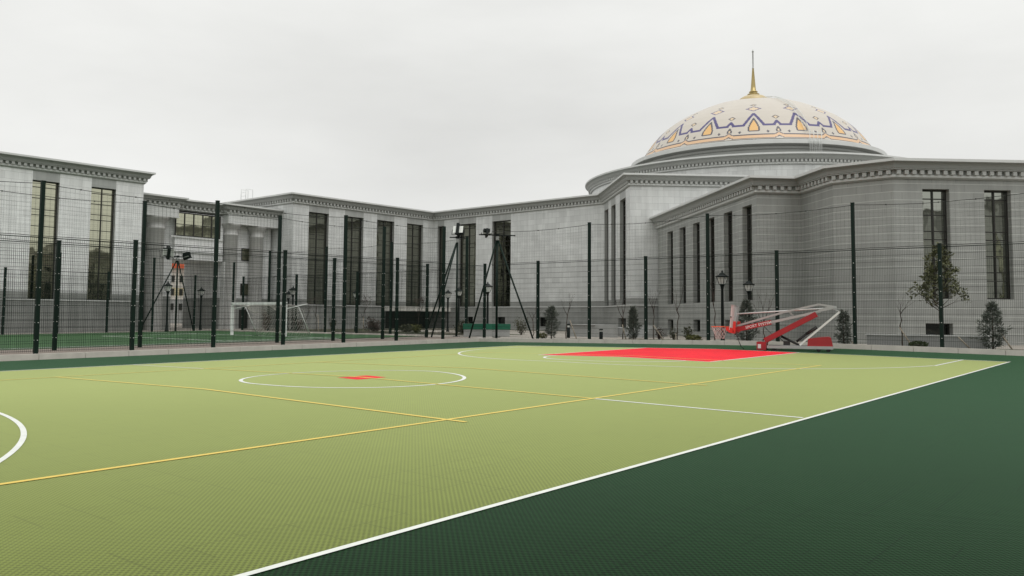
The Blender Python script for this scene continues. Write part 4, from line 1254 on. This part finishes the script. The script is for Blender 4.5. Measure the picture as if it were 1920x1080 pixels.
# ------------------------------------------------------------------ camera
f_px = 1592.0078
p_, ro, ya = 0.067383, 0.0073881, 0.671345
cam_loc = Vector((-9.7537, -11.0342, 1.02682))
fw_ = Vector((cos(ya)*cos(p_), sin(ya)*cos(p_), sin(p_)))
r_ = Vector((sin(ya), -cos(ya), 0)); u_ = r_.cross(fw_)
r2 = r_*cos(ro)+u_*sin(ro); u2 = -r_*sin(ro)+u_*cos(ro)
cd_ = bpy.data.cameras.new('camera'); cam = bpy.data.objects.new('camera', cd_); COL.objects.link(cam)
cam.matrix_world = Matrix(((r2.x, u2.x, -fw_.x, cam_loc.x), (r2.y, u2.y, -fw_.y, cam_loc.y), (r2.z, u2.z, -fw_.z, cam_loc.z), (0, 0, 0, 1)))
cd_.sensor_width = 36; cd_.lens = 36*f_px/1920; cd_.shift_y = -51.658/1920; cd_.clip_start = .05; cd_.clip_end = 2000
SC.camera = cam

# ------------------------------------------------------------------ light
SUN_EL, SUN_AZ = radians(60), radians(-112)    # azimuth of the sun, from +x towards +y
wd = bpy.data.worlds.new('World'); SC.world = wd; wd.use_nodes = True
nt = wd.node_tree; bg = nt.nodes['Background']
sky = nt.nodes.new('ShaderNodeTexSky'); sky.sky_type = 'NISHITA'; sky.sun_disc = False
sky.sun_elevation = SUN_EL; sky.sun_rotation = pi/2-SUN_AZ
hsv = nt.nodes.new('ShaderNodeHueSaturation'); hsv.inputs['Saturation'].default_value = .12; hsv.inputs['Value'].default_value = .8
nt.links.new(sky.outputs[0], hsv.inputs['Color'])
tc = nt.nodes.new('ShaderNodeTexCoord')
_, _, zc = sepxyz(nt, tc.outputs['Generated'])
mpg = nt.nodes.new('ShaderNodeMapping'); mpg.inputs['Scale'].default_value = (1, 1, 3.2); mpg.inputs['Location'].default_value = (3.1, 1.7, .4)
nt.links.new(tc.outputs['Generated'], mpg.inputs[0])
cl = noise(nt, mpg.outputs[0], 1.5, 7, .52)
cl = mathn(nt, 'MULTIPLY_ADD', cl, .62, .69)
grad = mathn(nt, 'MULTIPLY_ADD', mathn(nt, 'POWER', mathn(nt, 'MAXIMUM', zc, 0.), 1.3), .80, 1.03)
grad = mathn(nt, 'ADD', grad, mathn(nt, 'MULTIPLY', mathn(nt, 'MAXIMUM', mathn(nt, 'MULTIPLY_ADD', zc, -4.5, 1.), 0.), .25))
lum = mathn(nt, 'MULTIPLY', mathn(nt, 'MULTIPLY', cl, grad), 7.35)
cb2 = nt.nodes.new('ShaderNodeCombineColor')
for i, k in enumerate((.995, 1.0, .975)): nt.links.new(mathn(nt, 'MULTIPLY', lum, k), cb2.inputs[i])
mx = mixc(nt, .94, hsv.outputs[0], cb2.outputs[0])
nt.links.new(mx, bg.inputs['Color']); bg.inputs['Strength'].default_value = .1
sd = bpy.data.lights.new('sun', 'SUN'); sd.energy = 1.0; sd.angle = radians(35); sd.color = (1., .98, .95)
so = bpy.data.objects.new('sun', sd); COL.objects.link(so)
dv = Vector((cos(SUN_EL)*cos(SUN_AZ), cos(SUN_EL)*sin(SUN_AZ), sin(SUN_EL)))
so.rotation_euler = dv.to_track_quat('Z', 'Y').to_euler(); so.location = dv*60

SC.view_settings.view_transform = 'Standard'; SC.view_settings.look = 'None'
SC.view_settings.exposure = 0; SC.view_settings.gamma = 1
SC.render.film_transparent = False
SC.cycles.max_bounces = 6
